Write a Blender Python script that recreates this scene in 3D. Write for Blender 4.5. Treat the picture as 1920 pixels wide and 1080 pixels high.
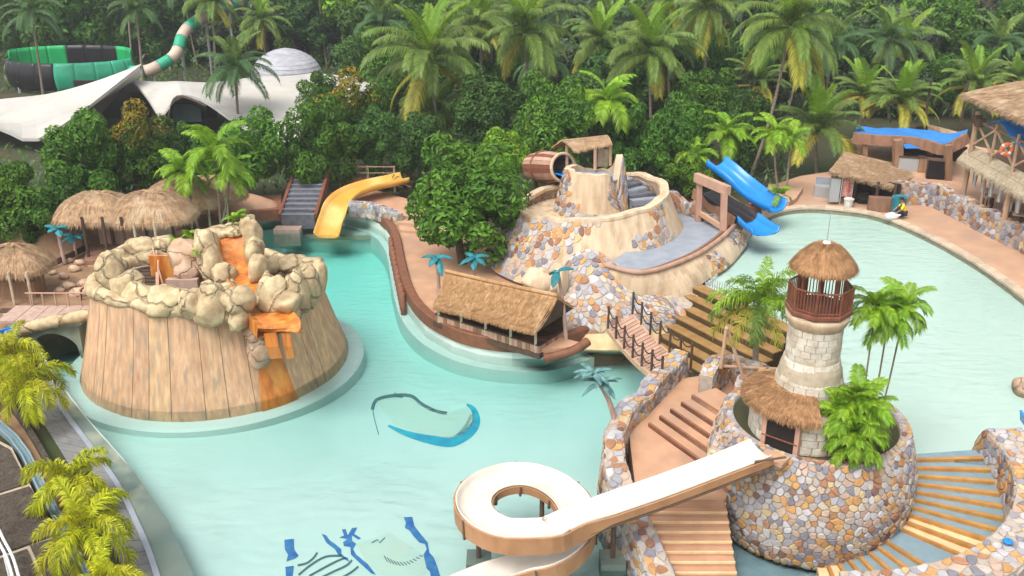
import bpy, bmesh, math, random
from mathutils import Vector, Matrix, noise, geometry
C = bpy.context.scene
for _o in list(bpy.data.objects): bpy.data.objects.remove(_o)
# ---------------------------------------------------------------- camera, sky, sun, exposure
CAMZ, PITCH, FPX = 20.0, math.radians(22), 1800.0
cd = bpy.data.cameras.new('camera'); cam = bpy.data.objects.new('camera', cd); C.collection.objects.link(cam)
cam.location = (0, 0, CAMZ); cam.rotation_euler = (math.radians(90) - PITCH, 0, 0)
cd.sensor_width = 36; cd.lens = 36 * FPX / 1920; cd.clip_end = 3000; C.camera = cam
SUN_EL, SUN_AZ = math.radians(58), math.radians(215)      # azimuth clockwise from +Y
w = bpy.data.worlds.new('World'); C.world = w; w.use_nodes = True
nt = w.node_tree; bg = nt.nodes['Background']
sky = nt.nodes.new('ShaderNodeTexSky'); sky.sky_type = 'NISHITA'; sky.sun_disc = False
sky.sun_elevation = SUN_EL; sky.sun_rotation = SUN_AZ; sky.dust_density = 4; sky.air_density = 1.0; sky.ozone_density = 1.0
hsv = nt.nodes.new('ShaderNodeHueSaturation'); hsv.inputs['Saturation'].default_value = 0.18   # overcast white sky
nt.links.new(sky.outputs[0], hsv.inputs['Color']); nt.links.new(hsv.outputs[0], bg.inputs['Color'])
bg.inputs['Strength'].default_value = 0.15
sl = bpy.data.lights.new('sun', 'SUN'); sl.energy = 1.0; sl.angle = math.radians(34); sl.color = (1, 0.95, 0.87)
so = bpy.data.objects.new('sun', sl); C.collection.objects.link(so)
so.rotation_euler = (math.radians(90) - SUN_EL, 0, math.pi - SUN_AZ)
C.view_settings.view_transform = 'Standard'; C.view_settings.look = 'None'
C.view_settings.gamma = 1; C.view_settings.exposure = 1.0; C.view_settings.use_curve_mapping = False
C.render.engine = 'CYCLES'
C.cycles.max_bounces = 8; C.cycles.transparent_max_bounces = 16; C.cycles.diffuse_bounces = 4
C.cycles.glossy_bounces = 2; C.cycles.volume_bounces = 0; C.cycles.caustics_reflective = False
rnd = random.Random(11)
SP, CP = math.sin(PITCH), math.cos(PITCH)
def P(u, v, h=0.0):                       # point of the plane z = h seen at photo pixel (u, v)
    dx, dy = (u - 960) / FPX, (v - 540) / FPX
    t = (CAMZ - h) / (SP + dy * CP)
    return Vector((dx * t, (CP - dy * SP) * t, h))
def Q(u, v, Y):                           # point of the plane y = Y seen at photo pixel (u, v)
    dx, dy = (u - 960) / FPX, (v - 540) / FPX
    t = Y / (CP - dy * SP)
    return Vector((dx * t, Y, CAMZ - (SP + dy * CP) * t))
def proj(p):
    z = p.y * CP + (CAMZ - p.z) * SP
    return 960 + p.x / z * FPX, 540 + FPX * ((CAMZ - p.z) * CP - p.y * SP) / z
# ---------------------------------------------------------------- object helpers
W = {}
def tag(o, label=None, cat=None, group=None, kind=None):
    if label: o['label'] = label
    if cat: o['category'] = cat
    if group: o['group'] = group
    if kind: o['kind'] = kind
    return o
def thing(name, label, cat, loc, group=None):
    o = bpy.data.objects.new(name, None); C.collection.objects.link(o); o.empty_display_size = 0.2
    o.location = loc; W[o.name] = Vector(loc); return tag(o, label, cat, group)
def link(name, mesh, parent=None, loc=(0, 0, 0), rot=(0, 0, 0), scale=(1, 1, 1)):
    o = bpy.data.objects.new(name, mesh); C.collection.objects.link(o)
    if parent: o.parent = parent; W[o.name] = W[parent.name]
    else: W[o.name] = Vector(loc)
    o.location = loc; o.rotation_euler = rot; o.scale = scale; return o
class MB:
    def __init__(s): s.v = []; s.f = []; s.m = []
    def add(s, vs, fs, mi=0):
        n = len(s.v); s.v += [tuple(x) for x in vs]; s.f += [tuple(i + n for i in f) for f in fs]; s.m += [mi] * len(fs); return s
    def box(s, c, sz, rz=0.0, M=None, mi=0):
        c = Vector(c); R = Matrix.Rotation(rz, 3, 'Z') if M is None else M
        vs = [c + R @ Vector((x * sz[0] / 2, y * sz[1] / 2, z * sz[2] / 2)) for z in (-1, 1) for x, y in ((-1, -1), (1, -1), (1, 1), (-1, 1))]
        return s.add(vs, [(3, 2, 1, 0), (4, 5, 6, 7), (0, 1, 5, 4), (1, 2, 6, 5), (2, 3, 7, 6), (3, 0, 4, 7)], mi)
    def beam(s, a, b, wd, ht=None, mi=0):
        a, b = Vector(a), Vector(b); d = b - a; L = d.length
        if L < 1e-6: return s
        x = d / L; up = Vector((0, 0, 1)) if abs(x.z) < 0.98 else Vector((0, 1, 0))
        y = up.cross(x).normalized(); z = x.cross(y)
        return s.box((a + b) / 2, (L, wd, ht or wd), M=Matrix((x, y, z)).transposed(), mi=mi)
    def tube(s, pts, r, n=8, mi=0, cap=True):
        pts = [Vector(p) for p in pts]; m = len(pts); vs = []; prev = None
        for i, p in enumerate(pts):
            t = (pts[min(i + 1, m - 1)] - pts[max(i - 1, 0)]).normalized()
            if prev is None:
                ref = Vector((0, 0, 1)) if abs(t.z) < 0.9 else Vector((1, 0, 0)); a = ref.cross(t).normalized()
            else: a = (prev - t * prev.dot(t)).normalized()
            prev = a; b = t.cross(a); rr = r[i] if isinstance(r, (list, tuple)) else r
            for k in range(n):
                an = 2 * math.pi * k / n; vs.append(p + (a * math.cos(an) + b * math.sin(an)) * rr)
        fs = [(i * n + k, i * n + (k + 1) % n, (i + 1) * n + (k + 1) % n, (i + 1) * n + k) for i in range(m - 1) for k in range(n)]
        if cap: fs += [tuple(range(n - 1, -1, -1)), tuple((m - 1) * n + k for k in range(n))]
        return s.add(vs, fs, mi)
    def grid(s, fn, nu, nv, closeu=False, mi=0):
        cu = nu if closeu else nu + 1
        vs = [fn(i / nu, j / nv) for j in range(nv + 1) for i in range(cu)]
        fs = [(j * cu + i, j * cu + (i + 1) % cu, (j + 1) * cu + (i + 1) % cu, (j + 1) * cu + i) for j in range(nv) for i in range(nu)]
        return s.add(vs, fs, mi)
    def slab(s, fa, fb, nu, nv, mi=0):     # closed body between two sheets
        k = nu + 1
        A = [fa(i / nu, j / nv) for j in range(nv + 1) for i in range(k)]; B = [fb(i / nu, j / nv) for j in range(nv + 1) for i in range(k)]
        n = len(A); fs = []
        for j in range(nv):
            for i in range(nu):
                q = (j * k + i, j * k + i + 1, (j + 1) * k + i + 1, (j + 1) * k + i); fs.append(q); fs.append(tuple(n + x for x in q[::-1]))
        ed = [i for i in range(k)] + [j * k + nu for j in range(1, nv + 1)] + [nv * k + i for i in range(nu - 1, -1, -1)] + [j * k for j in range(nv - 1, 0, -1)]
        for a, b in zip(ed, ed[1:] + ed[:1]): fs.append((b, a, n + a, n + b))
        return s.add(A + B, fs, mi)
    def lathe(s, prof, c, n=32, a0=0.0, a1=2 * math.pi, mi=0, capt=False):
        c = Vector(c); full = abs(a1 - a0 - 2 * math.pi) < 1e-6; m = len(prof)
        s.grid(lambda u, v: (lambda r, z, a: c + Vector((r * math.cos(a), r * math.sin(a), z)))(*prof[round(v * (m - 1))], a0 + (a1 - a0) * u), n, m - 1, closeu=full, mi=mi)
        if capt:
            b = len(s.v) - n; s.f.append(tuple(range(b, b + n))); s.m.append(mi)
        return s
    def prism(s, poly, z0, z1, mi=0, holes=()):
        loops = [[Vector((p[0], p[1], 0)) for p in poly]] + [[Vector((p[0], p[1], 0)) for p in h] for h in holes]
        tris = geometry.tessellate_polygon(loops); flat = [p for l in loops for p in l]; n = len(flat)
        vs = [(p.x, p.y, z1) for p in flat] + [(p.x, p.y, z0) for p in flat]; fs = []
        for t in tris:
            a, b, c = (flat[i] for i in t)
            up = (b - a).cross(c - a).z > 0; t = t if up else t[::-1]
            fs.append(tuple(t)); fs.append(tuple(n + i for i in t[::-1]))
        o = 0
        for l in loops:
            k = len(l); ar = sum(l[i].x * l[(i + 1) % k].y - l[(i + 1) % k].x * l[i].y for i in range(k))
            for i in range(k):
                a, b = o + i, o + (i + 1) % k
                fs.append((a, n + a, n + b, b) if (ar > 0) == (l is loops[0]) else (b, n + b, n + a, a))
            o += k
        return s.add(vs, fs, mi)
    def sweep(s, path, prof, mi=0, ups=None):
        path = [Vector(p) for p in path]; m = len(path); k = 0; vs = []
        for i, p in enumerate(path):
            t = (path[min(i + 1, m - 1)] - path[max(i - 1, 0)]).normalized()
            up = ups[i] if ups else Vector((0, 0, 1)); sd = t.cross(up).normalized(); uu = sd.cross(t)
            pr = prof(i / (m - 1)) if callable(prof) else prof
            k = len(pr)
            vs += [p + sd * x + uu * z for x, z in pr]
        fs = [(i * k + j, i * k + (j + 1) % k, (i + 1) * k + (j + 1) % k, (i + 1) * k + j) for i in range(m - 1) for j in range(k)]
        fs += [tuple(range(k - 1, -1, -1)), tuple((m - 1) * k + j for j in range(k))]
        return s.add(vs, fs, mi)
    def mesh(s, name, mats, smooth=False, off=Vector((0, 0, 0))):
        me = bpy.data.meshes.new(name); me.from_pydata([(x - off.x, y - off.y, z - off.z) for x, y, z in s.v], [], s.f)
        for m_ in (mats if isinstance(mats, (list, tuple)) else [mats]): me.materials.append(m_)
        if any(s.m): me.polygons.foreach_set('material_index', s.m)
        if smooth: me.polygons.foreach_set('use_smooth', [True] * len(me.polygons))
        me.update(); return me
    def build(s, name, mats, parent=None, smooth=False, loc=None, recalc=False):
        off = W[parent.name] if parent else Vector(loc or (0, 0, 0))
        me = s.mesh(name, mats, smooth, off)
        if recalc:
            bm = bmesh.new(); bm.from_mesh(me); bmesh.ops.recalc_face_normals(bm, faces=bm.faces); bm.to_mesh(me); bm.free()
        o = bpy.data.objects.new(name, me); C.collection.objects.link(o)
        if parent: o.parent = parent
        else: o.location = off
        W[o.name] = off; return o
def smooth_path(pts, n=8):                # Catmull-Rom
    pts = [Vector(p) for p in pts]; out = []
    for i in range(len(pts) - 1):
        p0, p1, p2, p3 = pts[max(i - 1, 0)], pts[i], pts[i + 1], pts[min(i + 2, len(pts) - 1)]
        for k in range(n):
            t = k / n
            out.append(0.5 * (2 * p1 + (p2 - p0) * t + (2 * p0 - 5 * p1 + 4 * p2 - p3) * t * t + (3 * p1 - p0 - 3 * p2 + p3) * t ** 3))
    return out + [pts[-1]]
class Poly:                                # arc-length polyline
    def __init__(s, pts):
        s.p = [Vector(p) for p in pts]; s.d = [0]
        for a, b in zip(s.p, s.p[1:]): s.d.append(s.d[-1] + (b - a).length)
        s.L = s.d[-1]
    def at(s, t):
        x = min(max(t, 0), 1) * s.L; i = 0
        while i < len(s.d) - 2 and s.d[i + 1] < x: i += 1
        g = s.d[i + 1] - s.d[i]
        return s.p[i].lerp(s.p[i + 1], (x - s.d[i]) / g if g else 0)
    def tan(s, t, e=0.01):
        return (s.at(min(t + e, 1)) - s.at(max(t - e, 0))).normalized()
# ---------------------------------------------------------------- materials
def mat(name, col, col2=None, rough=0.7, scale=3.0, stretch=(1, 1, 1), bump=0.0, bscale=None, objvar=0.0, island=0.0, transl=0.0,
        spec=0.3, contrast=(0.35, 0.65), col3=None, scale3=0.6, detail=5, metallic=0.0, coat=0.0, bdist=0.05, crack=0.0):
    m = bpy.data.materials.new(name); m.use_nodes = True; t = m.node_tree; N = t.nodes; L = t.links
    b = N['Principled BSDF']; out = N['Material Output']
    b.inputs['Roughness'].default_value = rough; b.inputs['Specular IOR Level'].default_value = spec
    b.inputs['Metallic'].default_value = metallic; b.inputs['Coat Weight'].default_value = coat
    tc = N.new('ShaderNodeTexCoord'); mp = N.new('ShaderNodeMapping'); mp.inputs['Scale'].default_value = stretch
    L.new(tc.outputs['Object'], mp.inputs['Vector'])
    def nz(sc, dt=detail):
        n = N.new('ShaderNodeTexNoise'); n.inputs['Scale'].default_value = sc; n.inputs['Detail'].default_value = dt
        L.new(mp.outputs[0], n.inputs['Vector']); return n
    def mix(a, bb, f):
        x = N.new('ShaderNodeMix'); x.data_type = 'RGBA'
        for i, val in ((6, a), (7, bb)):
            if isinstance(val, tuple): x.inputs[i].default_value = (*val[:3], 1)
            else: L.new(val, x.inputs[i])
        if isinstance(f, float): x.inputs[0].default_value = f
        else: L.new(f, x.inputs[0])
        return x.outputs[2]
    def ramp(src, a, bb):
        r = N.new('ShaderNodeMapRange'); r.inputs[1].default_value = a; r.inputs[2].default_value = bb; L.new(src, r.inputs[0]); return r.outputs[0]
    c = tuple(col)
    if col2: c = mix(tuple(col), tuple(col2), ramp(nz(scale).outputs[0], *contrast))
    if col3: c = mix(c, tuple(col3), ramp(nz(scale3, 3).outputs[0], 0.5, 0.7))
    ck = None
    if crack:
        vo = N.new('ShaderNodeTexVoronoi'); vo.feature = 'DISTANCE_TO_EDGE'; vo.inputs['Scale'].default_value = crack
        nw = nz(2.2, 3); ad = N.new('ShaderNodeVectorMath'); ad.operation = 'MULTIPLY_ADD'; ad.inputs[1].default_value = (.5, .5, .5)
        L.new(nw.outputs['Color'], ad.inputs[0]); L.new(mp.outputs[0], ad.inputs[2]); L.new(ad.outputs[0], vo.inputs['Vector'])
        ck = ramp(vo.outputs['Distance'], 0.0, 0.045)
        c = mix(mix(c, (.10, .07, .045), .45), c, ck)
    if objvar or island:
        h = N.new('ShaderNodeHueSaturation')
        if isinstance(c, tuple): h.inputs['Color'].default_value = (*c[:3], 1)
        else: L.new(c, h.inputs['Color'])
        val = None
        if objvar:
            oi = N.new('ShaderNodeObjectInfo'); r = N.new('ShaderNodeMapRange'); r.inputs[3].default_value = 1 - objvar; r.inputs[4].default_value = 1 + objvar
            L.new(oi.outputs['Random'], r.inputs[0]); val = r.outputs[0]
            r2 = N.new('ShaderNodeMapRange'); r2.inputs[3].default_value = 0.5 - 0.05 * objvar; r2.inputs[4].default_value = 0.5 + 0.05 * objvar
            mu = N.new('ShaderNodeMath'); mu.operation = 'MULTIPLY'; mu.inputs[1].default_value = 7.31; L.new(oi.outputs['Random'], mu.inputs[0])
            fr = N.new('ShaderNodeMath'); fr.operation = 'FRACT'; L.new(mu.outputs[0], fr.inputs[0]); L.new(fr.outputs[0], r2.inputs[0]); L.new(r2.outputs[0], h.inputs['Hue'])
        if island:
            g = N.new('ShaderNodeNewGeometry'); r = N.new('ShaderNodeMapRange'); r.inputs[3].default_value = 1 - island; r.inputs[4].default_value = 1 + island
            L.new(g.outputs['Random Per Island'], r.inputs[0])
            if val is None: val = r.outputs[0]
            else:
                mm = N.new('ShaderNodeMath'); mm.operation = 'MULTIPLY'; L.new(val, mm.inputs[0]); L.new(r.outputs[0], mm.inputs[1]); val = mm.outputs[0]
        L.new(val, h.inputs['Value']); c = h.outputs[0]
    if isinstance(c, tuple): b.inputs['Base Color'].default_value = (*c[:3], 1)
    else: L.new(c, b.inputs['Base Color'])
    if bump:
        bp = N.new('ShaderNodeBump'); bp.inputs['Strength'].default_value = bump; bp.inputs['Distance'].default_value = bdist
        hh = nz(bscale or scale * 2, 6).outputs[0]
        if ck is not None:
            mm2 = N.new('ShaderNodeMath'); mm2.operation = 'MULTIPLY_ADD'; mm2.inputs[1].default_value = 1.6; L.new(ck, mm2.inputs[0]); L.new(hh, mm2.inputs[2]); hh = mm2.outputs[0]
        L.new(hh, bp.inputs['Height']); L.new(bp.outputs[0], b.inputs['Normal'])
    if transl:
        tr = N.new('ShaderNodeBsdfTranslucent'); ms = N.new('ShaderNodeMixShader'); ms.inputs[0].default_value = transl
        if isinstance(c, tuple): tr.inputs['Color'].default_value = (*c[:3], 1)
        else: L.new(c, tr.inputs['Color'])
        L.new(b.outputs[0], ms.inputs[1]); L.new(tr.outputs[0], ms.inputs[2]); L.new(ms.outputs[0], out.inputs['Surface'])
    return m
def water_mat(name, absorb, density, bump=0.5, bscale=1.5):
    m = bpy.data.materials.new(name); m.use_nodes = True; t = m.node_tree; N = t.nodes; L = t.links
    N.remove(N['Principled BSDF']); out = N['Material Output']
    tr = N.new('ShaderNodeBsdfTransparent'); gl = N.new('ShaderNodeBsdfGlossy'); gl.inputs['Roughness'].default_value = 0.03
    fr = N.new('ShaderNodeFresnel'); fr.inputs['IOR'].default_value = 1.33
    tc = N.new('ShaderNodeTexCoord'); mp = N.new('ShaderNodeMapping'); mp.inputs['Scale'].default_value = (0.6, 1.5, 1); L.new(tc.outputs['Object'], mp.inputs['Vector'])
    n1 = N.new('ShaderNodeTexNoise'); n1.inputs['Scale'].default_value = bscale; n1.inputs['Detail'].default_value = 4; n1.inputs['Distortion'].default_value = 0.6; L.new(mp.outputs[0], n1.inputs['Vector'])
    # calm and ruffled areas
    n2 = N.new('ShaderNodeTexNoise'); n2.inputs['Scale'].default_value = 0.13; n2.inputs['Detail'].default_value = 2; L.new(tc.outputs['Object'], n2.inputs['Vector'])
    mr = N.new('ShaderNodeMapRange'); mr.inputs[1].default_value = 0.42; mr.inputs[2].default_value = 0.6; mr.inputs[3].default_value = 0.15; L.new(n2.outputs[0], mr.inputs[0])
    mu = N.new('ShaderNodeMath'); mu.operation = 'MULTIPLY'; L.new(n1.outputs[0], mu.inputs[0]); L.new(mr.outputs[0], mu.inputs[1])
    bp = N.new('ShaderNodeBump'); bp.inputs['Strength'].default_value = bump; bp.inputs['Distance'].default_value = 0.25; L.new(mu.outputs[0], bp.inputs['Height'])
    L.new(bp.outputs[0], gl.inputs['Normal']); L.new(bp.outputs[0], fr.inputs['Normal'])
    ms = N.new('ShaderNodeMixShader'); L.new(fr.outputs[0], ms.inputs[0]); L.new(tr.outputs[0], ms.inputs[1]); L.new(gl.outputs[0], ms.inputs[2])
    L.new(ms.outputs[0], out.inputs['Surface'])
    va = N.new('ShaderNodeVolumeAbsorption'); va.inputs['Color'].default_value = (*absorb, 1); va.inputs['Density'].default_value = density
    L.new(va.outputs[0], out.inputs['Volume']); return m
M = {}
M['thatch'] = mat('thatch', (.42, .25, .12), (.30, .17, .08), .9, 4, (1, 1, 1), .6, 30, island=.28, spec=.1, col3=(.48, .31, .17), scale3=.9)
M['thatch_pale'] = mat('thatch_pale', (.40, .265, .155), (.28, .175, .10), .9, 4, (1, 1, 1), .6, 30, island=.3, spec=.1, col3=(.44, .33, .215), scale3=.9)
M['thatch_rust'] = mat('thatch_rust', (.37, .205, .10), (.25, .135, .065), .9, 4, (1, 1, 1), .6, 30, island=.3, spec=.1)
M['cream'] = mat('cream_plaster', (.60, .47, .32), (.49, .36, .24), .85, 1.6, (1.6, 1.6, .22), .45, 7, col3=(.38, .27, .17), scale3=1.1, spec=.2)
M['mortar'] = mat('mortar', (.42, .35, .28), (.32, .27, .22), .9, 5, bump=.4)
M['rock'] = mat('artificial_rock', (.54, .44, .27), (.40, .30, .17), .85, 3.0, (1, 1, 1), .9, 4, col3=(.30, .21, .12), scale3=1.4, spec=.2, objvar=.07, crack=.6)
M['rock_pink'] = mat('pinkish_rock', (.50, .35, .25), (.42, .27, .17), .85, 2.2, (1, 1, 1), .7, 5, col3=(.33, .21, .13), scale3=1.1, spec=.2, objvar=.08, crack=.9)
M['plank'] = mat('painted_plank', (.61, .40, .235), (.41, .245, .14), .8, 1.6, (3.4, 3.4, .16), .5, 5, objvar=.11, col3=(.36, .26, .175), scale3=1.3, spec=.2, contrast=(.3, .7))
M['orange'] = mat('orange_glaze', (.60, .20, .03), (.38, .11, .02), .35, 2.5, (1.4, 1.4, .3), .2, 4, spec=.5, col3=(.65, .30, .07), scale3=1.5)
M['terracotta'] = mat('terracotta_paving', (.50, .29, .18), (.42, .235, .14), .8, 1.2, bump=.15, bscale=18, col3=(.36, .22, .15), scale3=.5)
M['terracotta_pale'] = mat('pale_paving', (.48, .295, .19), (.42, .25, .16), .8, .9, bump=.15, bscale=18, col3=(.37, .24, .17), scale3=.4)
M['coping'] = mat('pale_coping', (.52, .40, .29), (.43, .33, .24), .8, 2, bump=.2, objvar=.12, col3=(.33, .27, .2), scale3=1.3)
M['kerb'] = mat('red_brown_coping', (.22, .085, .045), (.16, .06, .035), .6, 3, bump=.2, objvar=.12)
M['soil'] = mat('soil', (.04, .045, .018), (.06, .05, .025), .95, .6, bump=.5, bscale=4, col3=(.03, .05, .014), scale3=.25)
M['brick'] = mat('brown_brick', (.27, .12, .065), (.20, .085, .05), .85, 3, bump=.3, bscale=9)
M['bank'] = mat('brown_bank', (.30, .18, .10), (.20, .12, .07), .95, .9, bump=.5, bscale=5)
M['bed'] = mat('pool_bed', (.50, .60, .565), (.46, .57, .535), .8, .16, contrast=(.38, .62), detail=3)
M['bed_pale'] = mat('pale_pool_bed', (.60, .67, .62), (.56, .65, .59), .8, .14, contrast=(.38, .62), detail=3)
M['tile_blue'] = mat('blue_tile', (.21, .29, .325), (.17, .25, .29), .5, 2, objvar=.05)
M['tile_grey'] = mat('grey_blue_floor', (.28, .30, .34), (.22, .25, .29), .7, 1.5)
M['ochre'] = mat('ochre_nosing', (.46, .24, .07), (.36, .17, .05), .7, 2.5, objvar=.08)
M['cream_step'] = mat('cream_step', (.72, .52, .30), (.62, .42, .22), .7, 2.5, objvar=.05)
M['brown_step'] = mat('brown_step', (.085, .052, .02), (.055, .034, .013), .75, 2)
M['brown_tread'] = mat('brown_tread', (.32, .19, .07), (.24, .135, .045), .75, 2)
M['white'] = mat('white_gelcoat', (.64, .59, .52), (.56, .50, .42), .3, 1.3, spec=.5)
M['tan'] = mat('tan_fibreglass', (.42, .22, .11), (.34, .17, .08), .5, 2.2, (1, 1, .5), .1)
M['steel'] = mat('brown_steel', (.13, .085, .06), (.10, .06, .04), .5, 4)
M['grey_steel'] = mat('grey_steel', (.32, .32, .32), None, .45)
M['white_metal'] = mat('white_metal', (.7, .7, .7), None, .4)
M['wood'] = mat('wood', (.30, .17, .10), (.21, .115, .07), .8, 3, (1, 1, .3), .3, objvar=.16)
M['wood_pale'] = mat('pale_wood', (.48, .32, .21), (.39, .25, .16), .8, 3, (1, 1, .3), .3, objvar=.14)
M['wood_dark'] = mat('dark_wood', (.09, .055, .035), (.06, .035, .025), .8, 3, objvar=.15)
M['wood_pink'] = mat('pinkish_wood', (.47, .29, .21), (.38, .22, .155), .8, 2.5, (1, 1, .3), .2, objvar=.14)
M['rope'] = mat('dark_rope', (.035, .03, .028), None, .9)
M['bark'] = mat('grey_bark', (.27, .22, .17), (.18, .14, .10), .9, 3, (1, 1, 4), .5, 5, objvar=.15)
M['bark_dark'] = mat('dark_bark', (.13, .10, .07), (.08, .06, .04), .9, 3, (1, 1, 3), .5, 5)
M['bark_green'] = mat('green_stem', (.22, .26, .12), (.20, .18, .10), .7, 3, (1, 1, 5))
M['teal'] = mat('teal_paint', (.02, .19, .21), (.015, .13, .16), .45, 4, objvar=.15)
M['teal_grey'] = mat('grey_teal_paint', (.13, .25, .24), (.04, .12, .12), .6, 4, objvar=.2)
M['pink_concrete'] = mat('pinkish_concrete', (.45, .31, .25), (.36, .25, .20), .8, 4, (1, 1, .5), .3)
M['blue'] = mat('blue_gelcoat', (.008, .21, .60), (.006, .18, .53), .25, 1, spec=.5)
M['tarp'] = mat('blue_tarpaulin', (.02, .19, .52), (.015, .15, .44), .55, 1, bump=.3, bscale=1.5)
M['black'] = mat('black_gelcoat', (.012, .010, .012), None, .35)
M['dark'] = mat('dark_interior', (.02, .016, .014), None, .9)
M['yellow'] = mat('yellow_gelcoat', (.66, .37, .07), (.58, .30, .045), .3, 1.2, spec=.5, col3=(.70, .46, .16), scale3=.6)
M['grey_step'] = mat('grey_slate_step', (.15, .15, .175), (.105, .105, .125), .75, 3, objvar=.12)
M['sand_brick'] = mat('sandstone_brick', (.58, .53, .45), (.47, .42, .34), .85, 5, bump=.35, bscale=12, objvar=.12, col3=(.40, .33, .24), scale3=1.6)
M['sand_joint'] = mat('sandstone_joint', (.42, .35, .26), (.34, .28, .2), .9, 5)
M['white_roof'] = mat('white_shell_roof', (.44, .42, .39), (.37, .35, .32), .7, .35, (1, 1, 1), .1, 2, col3=(.50, .46, .40), scale3=.16)
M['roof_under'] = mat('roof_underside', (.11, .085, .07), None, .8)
M['grey_dome'] = mat('grey_dome_shingle', (.36, .36, .38), (.28, .28, .31), .8, 1.4, (1, 1, 4), .3, objvar=.08)
M['green_slide'] = mat('green_gelcoat', (.015, .36, .11), (.012, .30, .09), .3, 1)
M['mint_slide'] = mat('mint_gelcoat', (.04, .38, .22), (.03, .31, .18), .3, 1)
M['pink_slide'] = mat('pinkish_gelcoat', (.55, .42, .34), (.47, .35, .28), .4, 1)
M['concrete'] = mat('grey_concrete', (.20, .20, .19), (.15, .15, .15), .85, 1.5, bump=.2, objvar=.06)
M['ledge'] = mat('mossy_ledge', (.135, .17, .145), (.10, .145, .13), .8, .9, bump=.2, col3=(.34, .36, .26), scale3=.4)
M['dark_stone'] = mat('dark_rough_stone', (.085, .068, .05), (.05, .038, .028), .95, 4, bump=1.0, bscale=7, objvar=.15, bdist=.12)
M['paint_blue'] = mat('blue_mural_paint', (.012, .10, .34), (.05, .19, .40), .8, 3)
M['paint_teal'] = mat('teal_mural_paint', (.0, .24, .40), (.0, .34, .45), .8, 2)
M['paint_grey'] = mat('grey_mural_paint', (.06, .13, .14), None, .8)
M['paint_pale'] = mat('pale_mural_paint', (.43, .56, .51), (.48, .55, .47), .8, 1)
M['skin'] = mat('skin', (.30, .16, .10), None, .6)
M['shirt'] = mat('yellow_shirt', (.75, .62, .03), None, .8)
M['trousers'] = mat('dark_trousers', (.03, .03, .04), None, .85)
M['hair'] = mat('black_hair', (.01, .008, .007), None, .6)
M['red_cloth'] = mat('red_cloth', (.35, .07, .07), (.45, .25, .2), .9, 8)
M['white_cloth'] = mat('white_cloth', (.62, .60, .56), (.5, .48, .45), .9, 4)
M['lifebuoy'] = mat('orange_lifebuoy', (.75, .12, .05), None, .5)
M['straw_pale'] = mat('pale_straw', (.50, .42, .30), (.38, .30, .20), .9, 5, island=.25)
STONES = []
for i_, (c1, c2) in enumerate([((.43, .37, .31), (.34, .29, .25)), ((.33, .32, .335), (.26, .25, .28)), ((.22, .21, .24), (.17, .165, .19)),
        ((.48, .27, .11), (.40, .21, .075)), ((.36, .18, .10), (.28, .14, .08)), ((.44, .32, .25), (.36, .26, .20)), ((.52, .39, .23), (.44, .32, .17)),
        ((.20, .11, .085), (.16, .085, .07)), ((.45, .43, .43), (.37, .355, .36))]):
    STONES.append(mat('field_stone', c1, c2, .8, 4, bump=.35, bscale=14, objvar=.14, island=.1))
def leafmat(name, c1, c2, obj=.18, isl=.38, tr=.34, c3=None):
    return mat(name, c1, c2, .5, .9, objvar=obj, island=isl, transl=tr, spec=.25, contrast=(.3, .7), detail=2, col3=c3, scale3=.8)
M['leaf'] = leafmat('leaf_green', (.098, .212, .016), (.042, .122, .014), isl=.5)
M['leaf_bright'] = leafmat('leaf_bright', (.19, .33, .02), (.09, .20, .014), isl=.45)
M['leaf_orange'] = leafmat('leaf_orange_tinged', (.46, .27, .02), (.18, .20, .018))
M['leaf_dark'] = leafmat('leaf_dark', (.078, .165, .026), (.043, .105, .02))
M['leaf_grey'] = leafmat('leaf_greyish', (.12, .165, .08), (.075, .115, .06), isl=.3)
M['leaf_brown'] = leafmat('leaf_brownish', (.24, .20, .13), (.15, .14, .09), isl=.3)
M['frond'] = leafmat('frond_green', (.17, .25, .045), (.10, .18, .035), isl=.32)
M['frond_dark'] = leafmat('frond_dark_green', (.085, .17, .05), (.055, .115, .038), isl=.3)
M['frond_young'] = leafmat('frond_young', (.24, .38, .03), (.15, .28, .02), isl=.25)
M['frond_old'] = leafmat('frond_yellowed', (.44, .36, .05), (.28, .31, .04), isl=.3)
M['frond_lime'] = leafmat('frond_lime', (.25, .41, .025), (.14, .28, .018), isl=.34)
M['frond_gold'] = leafmat('frond_golden', (.50, .47, .016), (.26, .34, .012), isl=.38, c3=(.45, .30, .02))
# ---------------------------------------------------------------- setting: pools, ground, decks
def pxs(l, h=0.0): return [P(u, v, h) for u, v in l]
def struct(o, label=None): o['kind'] = 'structure'; return o
def zbed(x, y): return -0.5 - 1.25 * min(max((y - 30) / 22, 0), 1)
def PB(u, v, dz=0.0):                       # point on the sloping pool floor
    z = -1.0
    for _ in range(5): p = P(u, v, z); z = zbed(p.x, p.y) + dz
    return Vector((p.x, p.y, z))
shore = [(430, 1300), (392, 1180), (350, 1080), (300, 980), (230, 880), (160, 800), (112, 735), (66, 660), (70, 640), (165, 597), (215, 545), (300, 465), (400, 435),
         (480, 418), (540, 411), (600, 409), (645, 409), (690, 417), (722, 435), (741, 465), (752, 520), (768, 575), (800, 617), (850, 647), (900, 663),
         (960, 671), (1020, 671), (1066, 660), (1100, 648), (1160, 640), (1240, 600), (1480, 640), (1640, 880), (1900, 1300)]
shw = [Vector((p.x, p.y, 0)) for p in pxs(shore, 0)]
mb = MB(); mb.prism(shw, -3.2, 0.0); water = struct(mb.build('pool_water', water_mat('turquoise_water', (0.0, .94, .865), .17)))
bed = MB(); bed.grid(lambda a, b: (lambda x, y: (x, y, zbed(x, y)))(-30 + 60 * a, 14 + 50 * b), 12, 25); struct(bed.build('pool_floor', M['bed']))
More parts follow.
